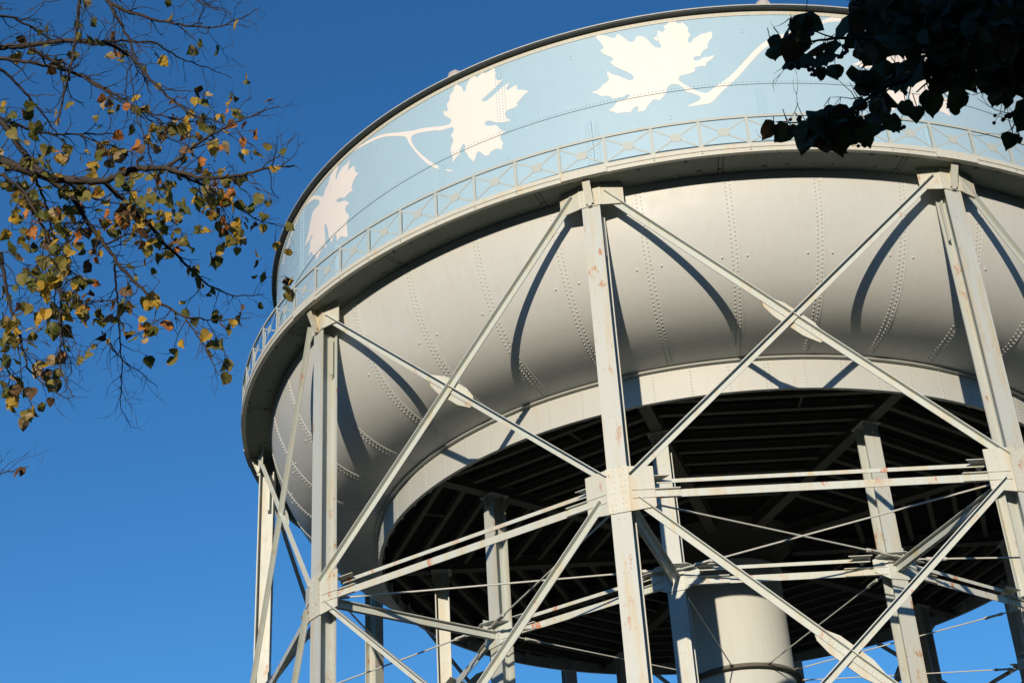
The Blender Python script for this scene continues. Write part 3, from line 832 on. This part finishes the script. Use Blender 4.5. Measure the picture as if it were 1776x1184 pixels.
protos += [('ring_strut', strut_mb(XBI, HBI, Z_N), M['strut']), ('ring_strut', strut_mb(XBI, HBI, Z_N2), M['steel'])]
for nm, mb, mt in protos:
    b0 = None
    for k in range(N):
        T = local_frame(col_az(k + 0.5))
        if b0 is None: b0 = mb.build(nm, mt, tower); b0.matrix_local = T
        else: link_copy(b0, tower, T)
# radial struts
for zz in (Z_N, Z_N2):
    mb = MB(); t = 0.02
    for sy, dz in ((-1, -0.10), (1, -0.10)):
        A = Vector((RI + 0.05, sy * 0.045, zz + dz)); B = Vector((RC - CDEP - 0.02, sy * 0.045, zz + dz))
        mb.ext(A, B, Y_ * sy, Z_, [(0, -0.1), (t, -0.1), (t, 0.08), (0.12, 0.08), (0.12, 0.1), (0, 0.1)])
    b0 = None
    for k in range(N):
        T = local_frame(col_az(k))
        if b0 is None: b0 = mb.build('radial_strut', M['steel'], tower); b0.matrix_local = T
        else: link_copy(b0, tower, T)
# tie rods with turnbuckles
def rod(A, B, r, tb):
    """rod from A to B with a turnbuckle at distance tb from B"""
    mb = MB(); A = Vector(A); B = Vector(B); mb.tube([A, B], r, 8)
    d = (B - A).normalized(); s = d.cross(Z_).normalized()
    tbm = MB(); c = B - d * tb
    for sg in (-1, 1): tbm.box(c + s * sg * (r * 1.9), d * 0.19, s * r * 0.55, Z_ * r * 0.9)
    for sg in (-1, 1): tbm.tube([c + d * sg * 0.16, c + d * sg * 0.27], r * 2.2, 8)
    lug = MB()
    for e_, sg in ((B, -1), (A, 1)): mb.box(e_ + d * sg * 0.1, d * 0.16, s * r * 2.2, Z_ * r * 0.8)
    return mb, tbm
def pt(r, k, z): return pol(r, STEP * k, z)
rods = [rod(pt(RC - 0.72, 0, Z_N + 0.10), pt(RI + 0.25, 1, Z_N + 0.12), 0.026, 0.95), rod(pt(RC - 0.72, 1, Z_N + 0.04), pt(RI + 0.25, 0, Z_N + 0.06), 0.026, 0.95),
        rod(pt(1.82, 0, 15.87), pt(RI - 0.6, 0, Z_N + 0.02), 0.021, 0.75)]
for m1, m2 in rods:
    b0 = None
    for k in range(N):
        T = local_frame(col_az(k))
        if b0 is None:
            b0 = m1.build('tie_rod', M['rod'], tower); b0.matrix_local = T; t0 = m2.build('turnbuckle', M['rod'], b0)
        else:
            c = link_copy(b0, tower, T); link_copy(t0, c)

# ================================================================== TREES
def leaf_shape(mb, p, tip, nrm, L, mat, rng, fold=0.25):
    """heart-shaped linden leaf with toothed edge, folded on its midrib"""
    tip = tip.normalized(); side = tip.cross(nrm)
    if side.length < 1e-4: side = tip.orthogonal()
    side.normalize(); nrm = side.cross(tip).normalized()
    half = [(0.0, 0.0), (-0.07, 0.16), (-0.02, 0.36), (0.14, 0.5), (0.34, 0.52), (0.55, 0.43), (0.74, 0.27), (0.88, 0.10), (1.02, 0.0)]
    wob = [rng.uniform(0.78, 1.12) for _ in range(2)]; curl = rng.uniform(-0.7, 0.7); asym = rng.uniform(0.85, 1.12)
    f = fold * rng.uniform(-0.6, 2.6)
    def pt_(x, y, s):
        zc = curl * (x - 0.4) ** 2 - f * abs(y) + rng.uniform(-.07, .07)
        jx = rng.uniform(-.04, .04); y *= rng.uniform(0.86, 1.08) * wob[0 if s > 0 else 1]
        return p + tip * (x + jx) * L + side * (y * s * L * (asym if s > 0 else 1)) + nrm * zc * L
    mid = [p + tip * x * L + nrm * curl * (x - 0.4) ** 2 * L for x in (0.0, 0.34, 0.7, 1.02)]
    rings_ = {}
    vs = list(mid)
    out = {}
    for s in (-1, 1):
        idx = []
        for x, y in half[1:-1]:
            idx.append(len(vs)); vs.append(pt_(x, y, s))
        out[s] = idx
    fs = []
    for s in (-1, 1):
        i = out[s]
        q = [(0, i[0], i[1]), (0, i[1], i[2], 1), (1, i[2], i[3]), (1, i[3], i[4], 2), (2, i[4], i[5]), (2, i[5], i[6], 3)]
        for f_ in q: fs.append(f_ if s < 0 else tuple(reversed(f_)))
    mb.add(vs, fs, mat, False)

def rnd_dir(rng):
    while True:
        v = Vector((rng.uniform(-1, 1), rng.uniform(-1, 1), rng.uniform(-1, 1)))
        if 0.05 < v.length < 1: return v.normalized()

class Tree:
    def __init__(self, seed):
        self.rng = random.Random(seed); self.wood = MB(); self.leaf = MB(); self.nodes = []; self.keep = None   # (px, py, point)
    def depth_at(self, x, y, default):
        best = None
        for nx, ny, d in self.nodes:
            q = (nx - x) ** 2 + (ny - y) ** 2
            if best is None or q < best[0]: best = (q, d)
        return best[1] if best and best[0] < 900 else default
    def branch(self, pts, r0, r1, d0=None, d1=None):
        rng = self.rng
        if d0 is None: d0 = self.depth_at(pts[0][0], pts[0][1], 8.0)
        if d1 is None: d1 = d0 + rng.uniform(-0.9, 0.9)
        # densify with small wobble
        P3 = []; seg = [0.0]
        for i in range(1, len(pts)): seg.append(seg[-1] + math.hypot(pts[i][0] - pts[i - 1][0], pts[i][1] - pts[i - 1][1]))
        tot = seg[-1]; n_ = max(3, int(tot / 9))
        xs_ = [s_ for s_ in seg]
        for j in range(n_ + 1):
            s_ = tot * j / n_
            x = float(np.interp(s_, xs_, [p[0] for p in pts])); y = float(np.interp(s_, xs_, [p[1] for p in pts]))
            if 0 < j < n_: x += rng.uniform(-1.6, 1.6); y += rng.uniform(-1.6, 1.6)
            d = d0 + (d1 - d0) * j / n_
            P3.append((at(x, y, d), r0 + (r1 - r0) * j / n_)); self.nodes.append((x, y, d))
        self.wood.tube([p for p, r in P3], [r for p, r in P3], 6)
        return P3
    def twig(self, p, d, L, r, depth, leafp, lsize, sag=0.25):
        rng = self.rng
        n_ = max(3, int(L / 0.026)); pts = [p]; q = p; dd = d.normalized()
        for i in range(n_):
            dd = (dd + rnd_dir(rng) * 0.42 + Vector((0, 0, -sag * 0.08))).normalized()
            q = q + dd * (L / n_); pts.append(q)
            if depth > 0 and rng.random() < 0.42 and i > 0:
                self.twig(q, (dd + rnd_dir(rng) * 0.9).normalized(), L * rng.uniform(0.2, 0.45), r * 0.6, depth - 1, leafp, lsize, sag)
            if rng.random() < leafp * (0.35 + 0.5 * i / n_):
                for _ in range(rng.choice((1, 1, 2, 3)) if depth == 0 else 1): self.hang(q, dd, lsize)
        self.wood.tube(pts, [r * (1 - 0.7 * i / n_) for i in range(n_ + 1)], 4, 0, False)
    def hang(self, q, dd, lsize, mats=None):
        rng = self.rng
        st = (dd * 0.5 + rnd_dir(rng) * 0.7 + Vector((0, 0, -0.55))).normalized()
        e = q + st * rng.uniform(0.02, 0.05)
        v = np.array(e) + np.array((0, 0, -0.45 * lsize)) - CAMP
        if self.keep is not None and not self.keep(888 + FPX * v.dot(_R) / v.dot(_F), 592 - FPX * v.dot(_U) / v.dot(_F)): return
        self.wood.tube([q, e], 0.0012, 3, 0, False)
        tipd = (st * 0.6 + rnd_dir(rng) * 0.7 + Vector((0, 0, -0.6))).normalized()
        nr = (rnd_dir(rng) + Vector((0, 0, 0.5))).normalized()
        leaf_shape(self.leaf, e, tipd, nr, lsize * rng.uniform(0.6, 1.15), rng.choices(range(len(self.mats)), self.mats)[0] if mats is None else rng.choice(mats), rng)

def finish_tree(name, T, label, crown_name='crown'):
    root = bpy.data.objects.new(name, None); C.objects.link(root); root.location = T.base
    tag(root, label, 'tree', 'trees by the photographer')
    o = T.trunk.build('trunk', M['bark'], root); o.location = -T.base
    o = T.wood.build('branches', M['bark'], root); o.location = -T.base
    o = T.leaf.build('leaves', LEAFM, root); o.location = -T.base
    for fm in getattr(T, 'fruits', []):
        o = fm.build('fruit_cluster', M['bark'], root); o.location = -T.base
    return root

# ---- the half-bare tree on the left
LT = Tree(21); LT.mats = [0.22, 0.31, 0.25, 0.07, 0.07, 0.08]
LT.keep = lambda x, y: x < 505 and not (y > 560 and x > 420)
LT.base = Vector((-6.6, -43.4, GZ))
LT.trunk = MB()
tp = [LT.base + Vector((0.0, 0, -0.1)), LT.base + Vector((0.03, 0, 1.2)), LT.base + Vector((-0.05, 0.05, 2.8)), LT.base + Vector((0.05, 0.1, 4.4)), LT.base + Vector((0.0, 0.15, 6.2)), LT.base + Vector((0.15, 0.1, 8.2)), LT.base + Vector((0.3, 0.2, 10.0))]
LT.trunk.tube(tp, [0.27, 0.22, 0.19, 0.165, 0.13, 0.08, 0.03], 14)
def limb(T, tz, pxl, d, r0, r1, dressed=True):
    """a limb from the trunk to an off-frame pixel, bowed"""
    base = T.base + Vector((0.03, 0.08, tz)); e = at(pxl[0], pxl[1], d)
    pts = []
    for i in range(9):
        t = i / 8; p = base.lerp(e, t); p = p + Vector((0, 0, 0.35 * math.sin(math.pi * t)))
        if 0 < i < 8: p = p + rnd_dir(T.rng) * 0.09
        pts.append(p)
    T.wood.tube(pts, [r0 + (r1 - r0) * i / 8 for i in range(9)], 8)
    if dressed:                      # side shoots along the limb, out of the photograph's frame
        for i in range(2, 8):
            for _ in range(7):
                q = pts[i].lerp(pts[i + 1], T.rng.random()); d_ = (pts[i + 1] - pts[i]).normalized()
                v = np.array(q) - CAMP
                if 888 + FPX * v.dot(_R) / v.dot(_F) > -190 and 592 - FPX * v.dot(_U) / v.dot(_F) > -150: continue
                T.twig(q, (d_ * 0.6 + rnd_dir(T.rng)).normalized(), T.rng.uniform(0.25, 0.6), 0.0045, 1, 0.22, 0.062)
main_l = [
 ([(-40,262),(0,278),(55,300),(110,312),(180,315),(235,292),(285,292),(340,308),(400,308),(470,290),(510,287)], 0.026, 0.004, 7.6, 7.0),
 ([(-40,86),(0,82),(60,78),(110,70),(150,72),(195,78),(236,105),(257,135),(304,179),(338,203),(388,213)], 0.017, 0.003, 8.4, 7.6),
 ([(-60,180),(0,206),(20,233),(54,284),(88,311)], 0.016, 0.012, 7.9, 7.6),
 ([(-40,150),(0,206),(68,231),(135,233),(203,233)], 0.010, 0.003, 8.2, 8.6),
 ([(-40,440),(0,437),(16,522),(32,575),(49,640),(73,664),(118,692)], 0.010, 0.002, 7.2, 6.9),
 ([(186,-40),(186,0),(203,30),(223,68),(236,101),(257,150)], 0.010, 0.004, 8.2, 8.0),
 ([(150,-50),(186,3),(230,24),(287,39),(338,47),(382,47),(419,32),(449,14)], 0.011, 0.002, 8.5, 8.0),
 ([(140,-50),(137,0),(133,68),(115,142),(101,216)], 0.010, 0.004, 7.7, 7.5),
 ([(320,-40),(338,0),(368,14),(402,25)], 0.006, 0.002, 8.0, 7.7),
 ([(-40,100),(0,101),(68,111),(135,128),(200,170),(250,205)], 0.012, 0.003, 8.3, 8.0),
 ([(-40,90),(20,135),(68,189),(101,236)], 0.009, 0.003, 8.0, 8.2),
 ([(-50,20),(20,30),(60,50),(96,75)], 0.008, 0.004, 8.2, 8.4),
 ([(-40,340),(0,300),(40,330),(75,395),(100,455),(135,480)], 0.010, 0.003, 7.4, 7.2),
 ([(-40,560),(0,590),(30,600),(60,615)], 0.006, 0.002, 7.2, 7.0),
 ([(-40,828),(0,822),(15,818),(35,812),(50,808)], 0.004, 0.0015, 7.0, 6.9)]
sub_l = [
 ([(285,292),(310,275),(350,245),(400,215),(450,195),(485,184)], 0.009, 0.0018),
 ([(180,315),(216,348),(257,388),(284,420),(324,461),(365,497),(405,514),(458,510)], 0.011, 0.002),
 ([(90,312),(130,350),(150,380),(182,425),(211,465),(259,514),(320,550),(357,603),(379,651)], 0.013, 0.002),
 ([(199,457),(205,534),(211,623),(209,704),(227,741)], 0.006, 0.0015),
 ([(41,465),(81,494),(142,522),(203,522)], 0.007, 0.002),
 ([(103,461),(105,542),(105,643),(126,688)], 0.006, 0.0018),
 ([(176,72),(216,71),(270,74),(304,98),(338,110),(372,122),(402,135)], 0.007, 0.0016),
 ([(51,84),(118,122),(169,145),(236,186),(270,199),(321,209),(384,214)], 0.010, 0.002),
 ([(290,294),(358,324),(405,355),(446,382),(500,394)], 0.008, 0.0015),
 ([(264,294),(257,257),(236,203),(230,152),(223,101)], 0.004, 0.002),
 ([(177,575),(190,600),(211,623),(235,640),(273,670)], 0.004, 0.0015),
 ([(54,284),(70,330),(86,372),(103,461)], 0.008, 0.004),
 ([(135,233),(180,250),(225,262),(262,290)], 0.005, 0.002),
 ([(320,550),(345,552),(375,556),(405,553),(435,550)], 0.005, 0.0015),
 ([(150,380),(120,420),(95,440),(60,455)], 0.006, 0.002),
 ([(470,290),(478,265),(482,236)], 0.003, 0.001),
 ([(236,186),(290,240),(330,255)], 0.004, 0.0015),
 ([(338,308),(372,345),(395,372),(398,405)], 0.004, 0.0012),
 ([(105,542),(112,600),(125,640),(112,672)], 0.004, 0.0012),
 ([(0,620),(20,650),(5,690)], 0.004, 0.0012),
 ([(182,425),(235,400),(275,395),(310,390)], 0.005, 0.0015),
 ([(110,312),(150,340),(190,352),(240,350)], 0.006, 0.002)]
limb(LT, 5.6, (-40, 262), 7.6, 0.07, 0.026); limb(LT, 6.9, (-40, 86), 8.4, 0.06, 0.017)
limb(LT, 6.4, (-60, 180), 7.9, 0.05, 0.016); limb(LT, 4.9, (-40, 440), 7.2, 0.05, 0.012)
limb(LT, 8.2, (150, -50), 8.5, 0.05, 0.013); limb(LT, 7.9, (186, -40), 8.2, 0.04, 0.011)
limb(LT, 8.0, (140, -50), 7.7, 0.04, 0.011); limb(LT, 8.4, (320, -40), 8.0, 0.04, 0.007); limb(LT, 7.0, (-40, 100), 8.3, 0.04, 0.012)
limb(LT, 7.2, (-50, 20), 8.2, 0.04, 0.009); limb(LT, 5.3, (-40, 340), 7.4, 0.04, 0.010); limb(LT, 4.4, (-40, 560), 7.2, 0.03, 0.007)
limb(LT, 6.0, (-40, 150), 8.2, 0.04, 0.010); limb(LT, 6.8, (-40, 90), 8.0, 0.04, 0.010); limb(LT, 3.6, (-40, 828), 7.0, 0.03, 0.004)
def leaf_density(x, y):
    """how leafy the crown is around a place of the photograph"""
    if y < 100: return 0.025
    if y < 175: return 0.04 if x < 330 else 0.06
    if y > 780: return 0.0
    if y > 600: return 0.16 if x < 90 else 0.0
    if y > 520: return 0.4 if x < 90 else (0.16 if x > 260 else 0.08)
    if x > 440: return 0.12
    if x > 370 and y < 330: return 0.13
    return 0.30 if y > 320 else 0.21
def dress(T, br, pts, every, Lr, dens, lsize, depth=1, sag=0.25):
    rng = T.rng; acc = 0.0
    for i in range(1, len(br)):
        p0_, p1_ = br[i - 1][0], br[i][0]
        seg = (p1_ - p0_); acc += seg.length
        while acc > every:
            acc -= every
            t = rng.random(); p_ = p0_.lerp(p1_, t)
            d = seg.normalized()
            perp = (rnd_dir(rng)); perp = (perp - d * perp.dot(d))
            dirv = (d * rng.uniform(0.3, 0.9) + perp.normalized() * rng.uniform(0.5, 1.0)).normalized()
            v = np.array(p_) - CAMP
            x = 888 + FPX * v.dot(_R) / v.dot(_F); y = 592 - FPX * v.dot(_U) / v.dot(_F)
            T.twig(p_, dirv, rng.uniform(*Lr), min(br[i][1] * 0.6, 0.0032), depth, dens(x, y), lsize, sag)
for pts, r0, r1, d0, d1 in main_l:
    br = LT.branch(pts, r0, r1, d0, d1); dress(LT, br, pts, 0.040, (0.06, 0.26), leaf_density, 0.059)
for pts, r0, r1 in sub_l:
    br = LT.branch(pts, r0, r1); dress(LT, br, pts, 0.034, (0.05, 0.22), leaf_density, 0.059)
for bx, by, tx, ty in ((33,812,22,830),(40,810,36,828),(55,672,53,695),(88,690,86,707)):
    a_ = at(bx, by, 7.0); b_ = at(tx, ty, 7.0)
    leaf_shape(LT.leaf, a_, b_ - a_, rnd_dir(LT.rng), (b_ - a_).length, 4, LT.rng)
finish_tree('linden_tree', LT, 'half-bare autumn tree on the left with yellow and green leaves on long twigs')

# ---- the shaded tree on the right, overhead
RT = Tree(5); RT.mats = [0, 0, 0, 0, 0, 0, 0.8, 0.2]
RT_HI = [(1335,55),(1380,25),(1440,60),(1490,0),(1500,-60),(2400,-60),(2400,215),(1748,215),(1725,170),(1700,138),(1660,165),(1590,190),(1540,215),(1500,165),(1475,105),(1420,135),(1370,110),(1335,100)]
RT_LO = [(1310,215),(1400,200),(1450,190),(1500,165),(1560,170),(1590,195),(1545,225),(1510,248),(1460,262),(1395,262),(1340,245),(1310,240)]
def inside(x, y, pg):
    r = False; n_ = len(pg)
    for i in range(n_):
        (x1, y1), (x2, y2) = pg[i], pg[(i + 1) % n_]
        if (y1 > y) != (y2 > y) and x < (x2 - x1) * (y - y1) / (y2 - y1) + x1: r = not r
    return r
RT.keep = lambda x, y: inside(x, y, RT_HI) or inside(x, y, RT_LO) or y < -60
LT.keep = None
RT.base = Vector((4.6, -49.6, GZ))
RT.trunk = MB()
tp = [RT.base + Vector((0, 0, -0.1)), RT.base + Vector((0.02, 0.0, 1.0)), RT.base + Vector((-0.03, 0.05, 2.4)), RT.base + Vector((0.0, 0.1, 3.8)), RT.base + Vector((-0.05, 0.2, 5.4)), RT.base + Vector((0.05, 0.2, 7.5))]
RT.trunk.tube(tp, [0.30, 0.24, 0.21, 0.18, 0.13, 0.05], 14)
main_r = [
 ([(1860,-70),(1700,20),(1600,60),(1530,68),(1450,66),(1400,72),(1350,84)], 0.016, 0.0018, 4.9, 4.5),
 ([(1850,50),(1700,110),(1600,130),(1540,150),(1500,172),(1450,205),(1400,213),(1345,212)], 0.012, 0.0016, 4.8, 4.3),
 ([(1860,90),(1790,150),(1765,200),(1754,225)], 0.008, 0.0016, 4.6, 4.4),
 ([(1800,-60),(1700,60),(1640,120),(1590,160)], 0.012, 0.002, 5.1, 4.7),
 ([(1640,-70),(1560,10),(1510,40)], 0.009, 0.002, 5.0, 4.6),
 ([(1850,-10),(1760,50),(1690,90),(1660,140)], 0.010, 0.002, 4.5, 4.3),
 ([(1720,-60),(1650,10),(1590,40),(1545,90)], 0.009, 0.002, 5.3, 4.9),
 ([(1860,20),(1790,70),(1730,120),(1715,165)], 0.009, 0.002, 4.9, 4.6)]
for pts, r0, r1, d0, d1 in main_r:
    limb(RT, random.Random(int(d0 * 100)).uniform(4.4, 5.4), pts[0], d0, 0.05, r0, False)
    br = RT.branch(pts, r0, r1, d0, d1)
    dress(RT, br, pts, 0.055, (0.05, 0.16), lambda x, y: (0.5 if y > 120 else 0.7) if x > 1610 else 0.9 if x > 1530 else (0.5 if x > 1400 else 0.25), 0.09, 1, 0.5)
# leaf sprays that fill the crown between those branches
reg = [(1540,-20),(1790,-20),(1790,110),(1745,125),(1715,95),(1665,95),(1620,120),(1575,165),(1500,210),(1480,205),(1570,170),(1590,125),(1560,90),(1560,55)]
def inside(x, y, pg):
    r = False; n_ = len(pg)
    for i in range(n_):
        (x1, y1), (x2, y2) = pg[i], pg[(i + 1) % n_]
        if (y1 > y) != (y2 > y) and x < (x2 - x1) * (y - y1) / (y2 - y1) + x1: r = not r
    return r
cnt = 0
while cnt < 130:
    x = RT.rng.uniform(1470, 1800); y = RT.rng.uniform(-25, 220)
    if not inside(x, y, reg): continue
    d = RT.rng.uniform(4.2, 5.6)
    RT.twig(at(x, y, d) + Vector((0, 0, 0.06)), rnd_dir(RT.rng), RT.rng.uniform(0.06, 0.16), 0.002, 0, 0.9, 0.086, 0.8); cnt += 1
# single leaves that stand out along the edge: (leaf base, tip)
for bx, by, tx, ty, L, dd in ((1343,215,1320,242,1,4.4),(1368,222,1342,248,1,4.4),(1372,218,1378,236,.7,4.4),(1404,212,1390,270,1.25,4.3),(1425,215,1436,262,1.1,4.3),(1450,222,1462,274,1.15,4.3),(1492,222,1510,258,1.1,4.3),
                              (1612,160,1616,207,1.35,4.4),(1672,160,1642,188,1.25,4.4),(1425,118,1422,143,.9,4.4),(1448,112,1452,140,1,4.4),(1380,72,1362,112,1.2,4.4),(1398,28,1386,60,1,4.5),(1338,80,1345,104,.8,4.4),
                              (1728,160,1720,187,1.1,4.4),(1757,232,1744,262,.9,4.4),(1570,175,1580,205,1.2,4.4),(1500,175,1478,190,1,4.4),(1665,190,1640,180,1,4.6),(1545,200,1560,232,1.2,4.3),(1590,185,1590,215,1.0,4.3)):
    a_ = at(bx, by, dd); b_ = at(tx, ty, dd + RT.rng.uniform(-.02, .02))
    v = np.array(a_) - CAMP
    nr = Vector(-v / np.linalg.norm(v)) + rnd_dir(RT.rng) * 0.35
    leaf_shape(RT.leaf, a_, b_ - a_, nr, (b_ - a_).length, 6 if RT.rng.random() < 0.8 else 7, RT.rng)
    RT.wood.tube([a_, a_ + Vector((0, 0, 0.05)) + rnd_dir(RT.rng) * 0.02], 0.0015, 4)
# clusters of small round fruit on thin stalks
RT.fruits = []
def berry(c, r):
    pr = [(r * math.sin(t), -r * math.cos(t)) for t in np.linspace(0.05, math.pi - 0.05, 6)]
    mb = MB(); mb.rev(pr, 8)
    RT.fruits[-1].add([Vector(v) + c for v in mb.v], mb.f, 0, True)
for x, y, n_ in ((1376,112,5),(1408,122,6),(1400,66,3),(1487,14,5),(1494,4,3),(1748,205,5),(1766,238,6),(1735,206,4),(1494,252,4),(1462,95,4),(1378,205,4),(1560,222,3),(1472,88,3)):
    root_ = at(x + RT.rng.uniform(-8, 8), y - 26, 4.4)
    RT.fruits.append(MB()); mid_ = at(x, y - 10, 4.4); RT.fruits[-1].tube([root_, mid_], 0.0011, 3, 0, False)
    for _ in range(max(n_, 3)):
        e = at(x + RT.rng.uniform(-13, 13), y + RT.rng.uniform(-8, 9), 4.4 + RT.rng.uniform(-.03, .03))
        RT.fruits[-1].tube([mid_, e], 0.0009, 3, 0, False); berry(e, RT.rng.uniform(0.0048, 0.0075))
# the rest of its low crown, over and behind the photographer, which keeps those leaves in shade
crown_pts = []
for k in range(54):
    a0 = RT.base + Vector((0, 0.1, RT.rng.uniform(3.9, 6.4)))
    th = RT.rng.uniform(0, 2 * math.pi); q_ = math.sqrt(RT.rng.random())
    e = Vector((2.7 + 3.9 * q_ * math.cos(th), -50.2 + 3.6 * q_ * math.sin(th), RT.rng.uniform(2.9, 4.2) + 2.9 * RT.rng.random() * (1.1 - q_ * q_)))
    if k >= 54: e = Vector((RT.rng.uniform(-4.2, -1.0), RT.rng.uniform(-52.5, -48.5), RT.rng.uniform(4.4, 6.4)))
    pts = [a0.lerp(e, i / 8) + Vector((0, 0, 0.5 * math.sin(math.pi * i / 8))) for i in range(9)]
    RT.wood.tube(pts, [0.04 * (1 - i / 9) + 0.004 for i in range(9)], 6)
    for i in range(3, 9): crown_pts += [pts[i]] * (i - 1)
def out_of_view(p_):
    v = np.array(p_) - CAMP
    if np.linalg.norm(v) < 1.2: return False
    zf = v.dot(_F)
    return not (zf > -0.3 and abs(v.dot(_R)) < 0.42 * zf + 0.35 and abs(v.dot(_U)) < 0.30 * zf + 0.35)
for k in range(9600):
    c_ = RT.rng.choice(crown_pts)
    p_ = c_ + Vector((RT.rng.gauss(0, 0.42), RT.rng.gauss(0, 0.42), RT.rng.gauss(-0.05, 0.30)))
    if not out_of_view(p_): continue
    leaf_shape(RT.leaf, p_, rnd_dir(RT.rng) + Vector((0, 0, -0.5)), rnd_dir(RT.rng), RT.rng.uniform(0.12, 0.18), 6, RT.rng)
finish_tree('linden_tree', RT, 'dark leafy tree hanging into the upper right corner with small round fruit')
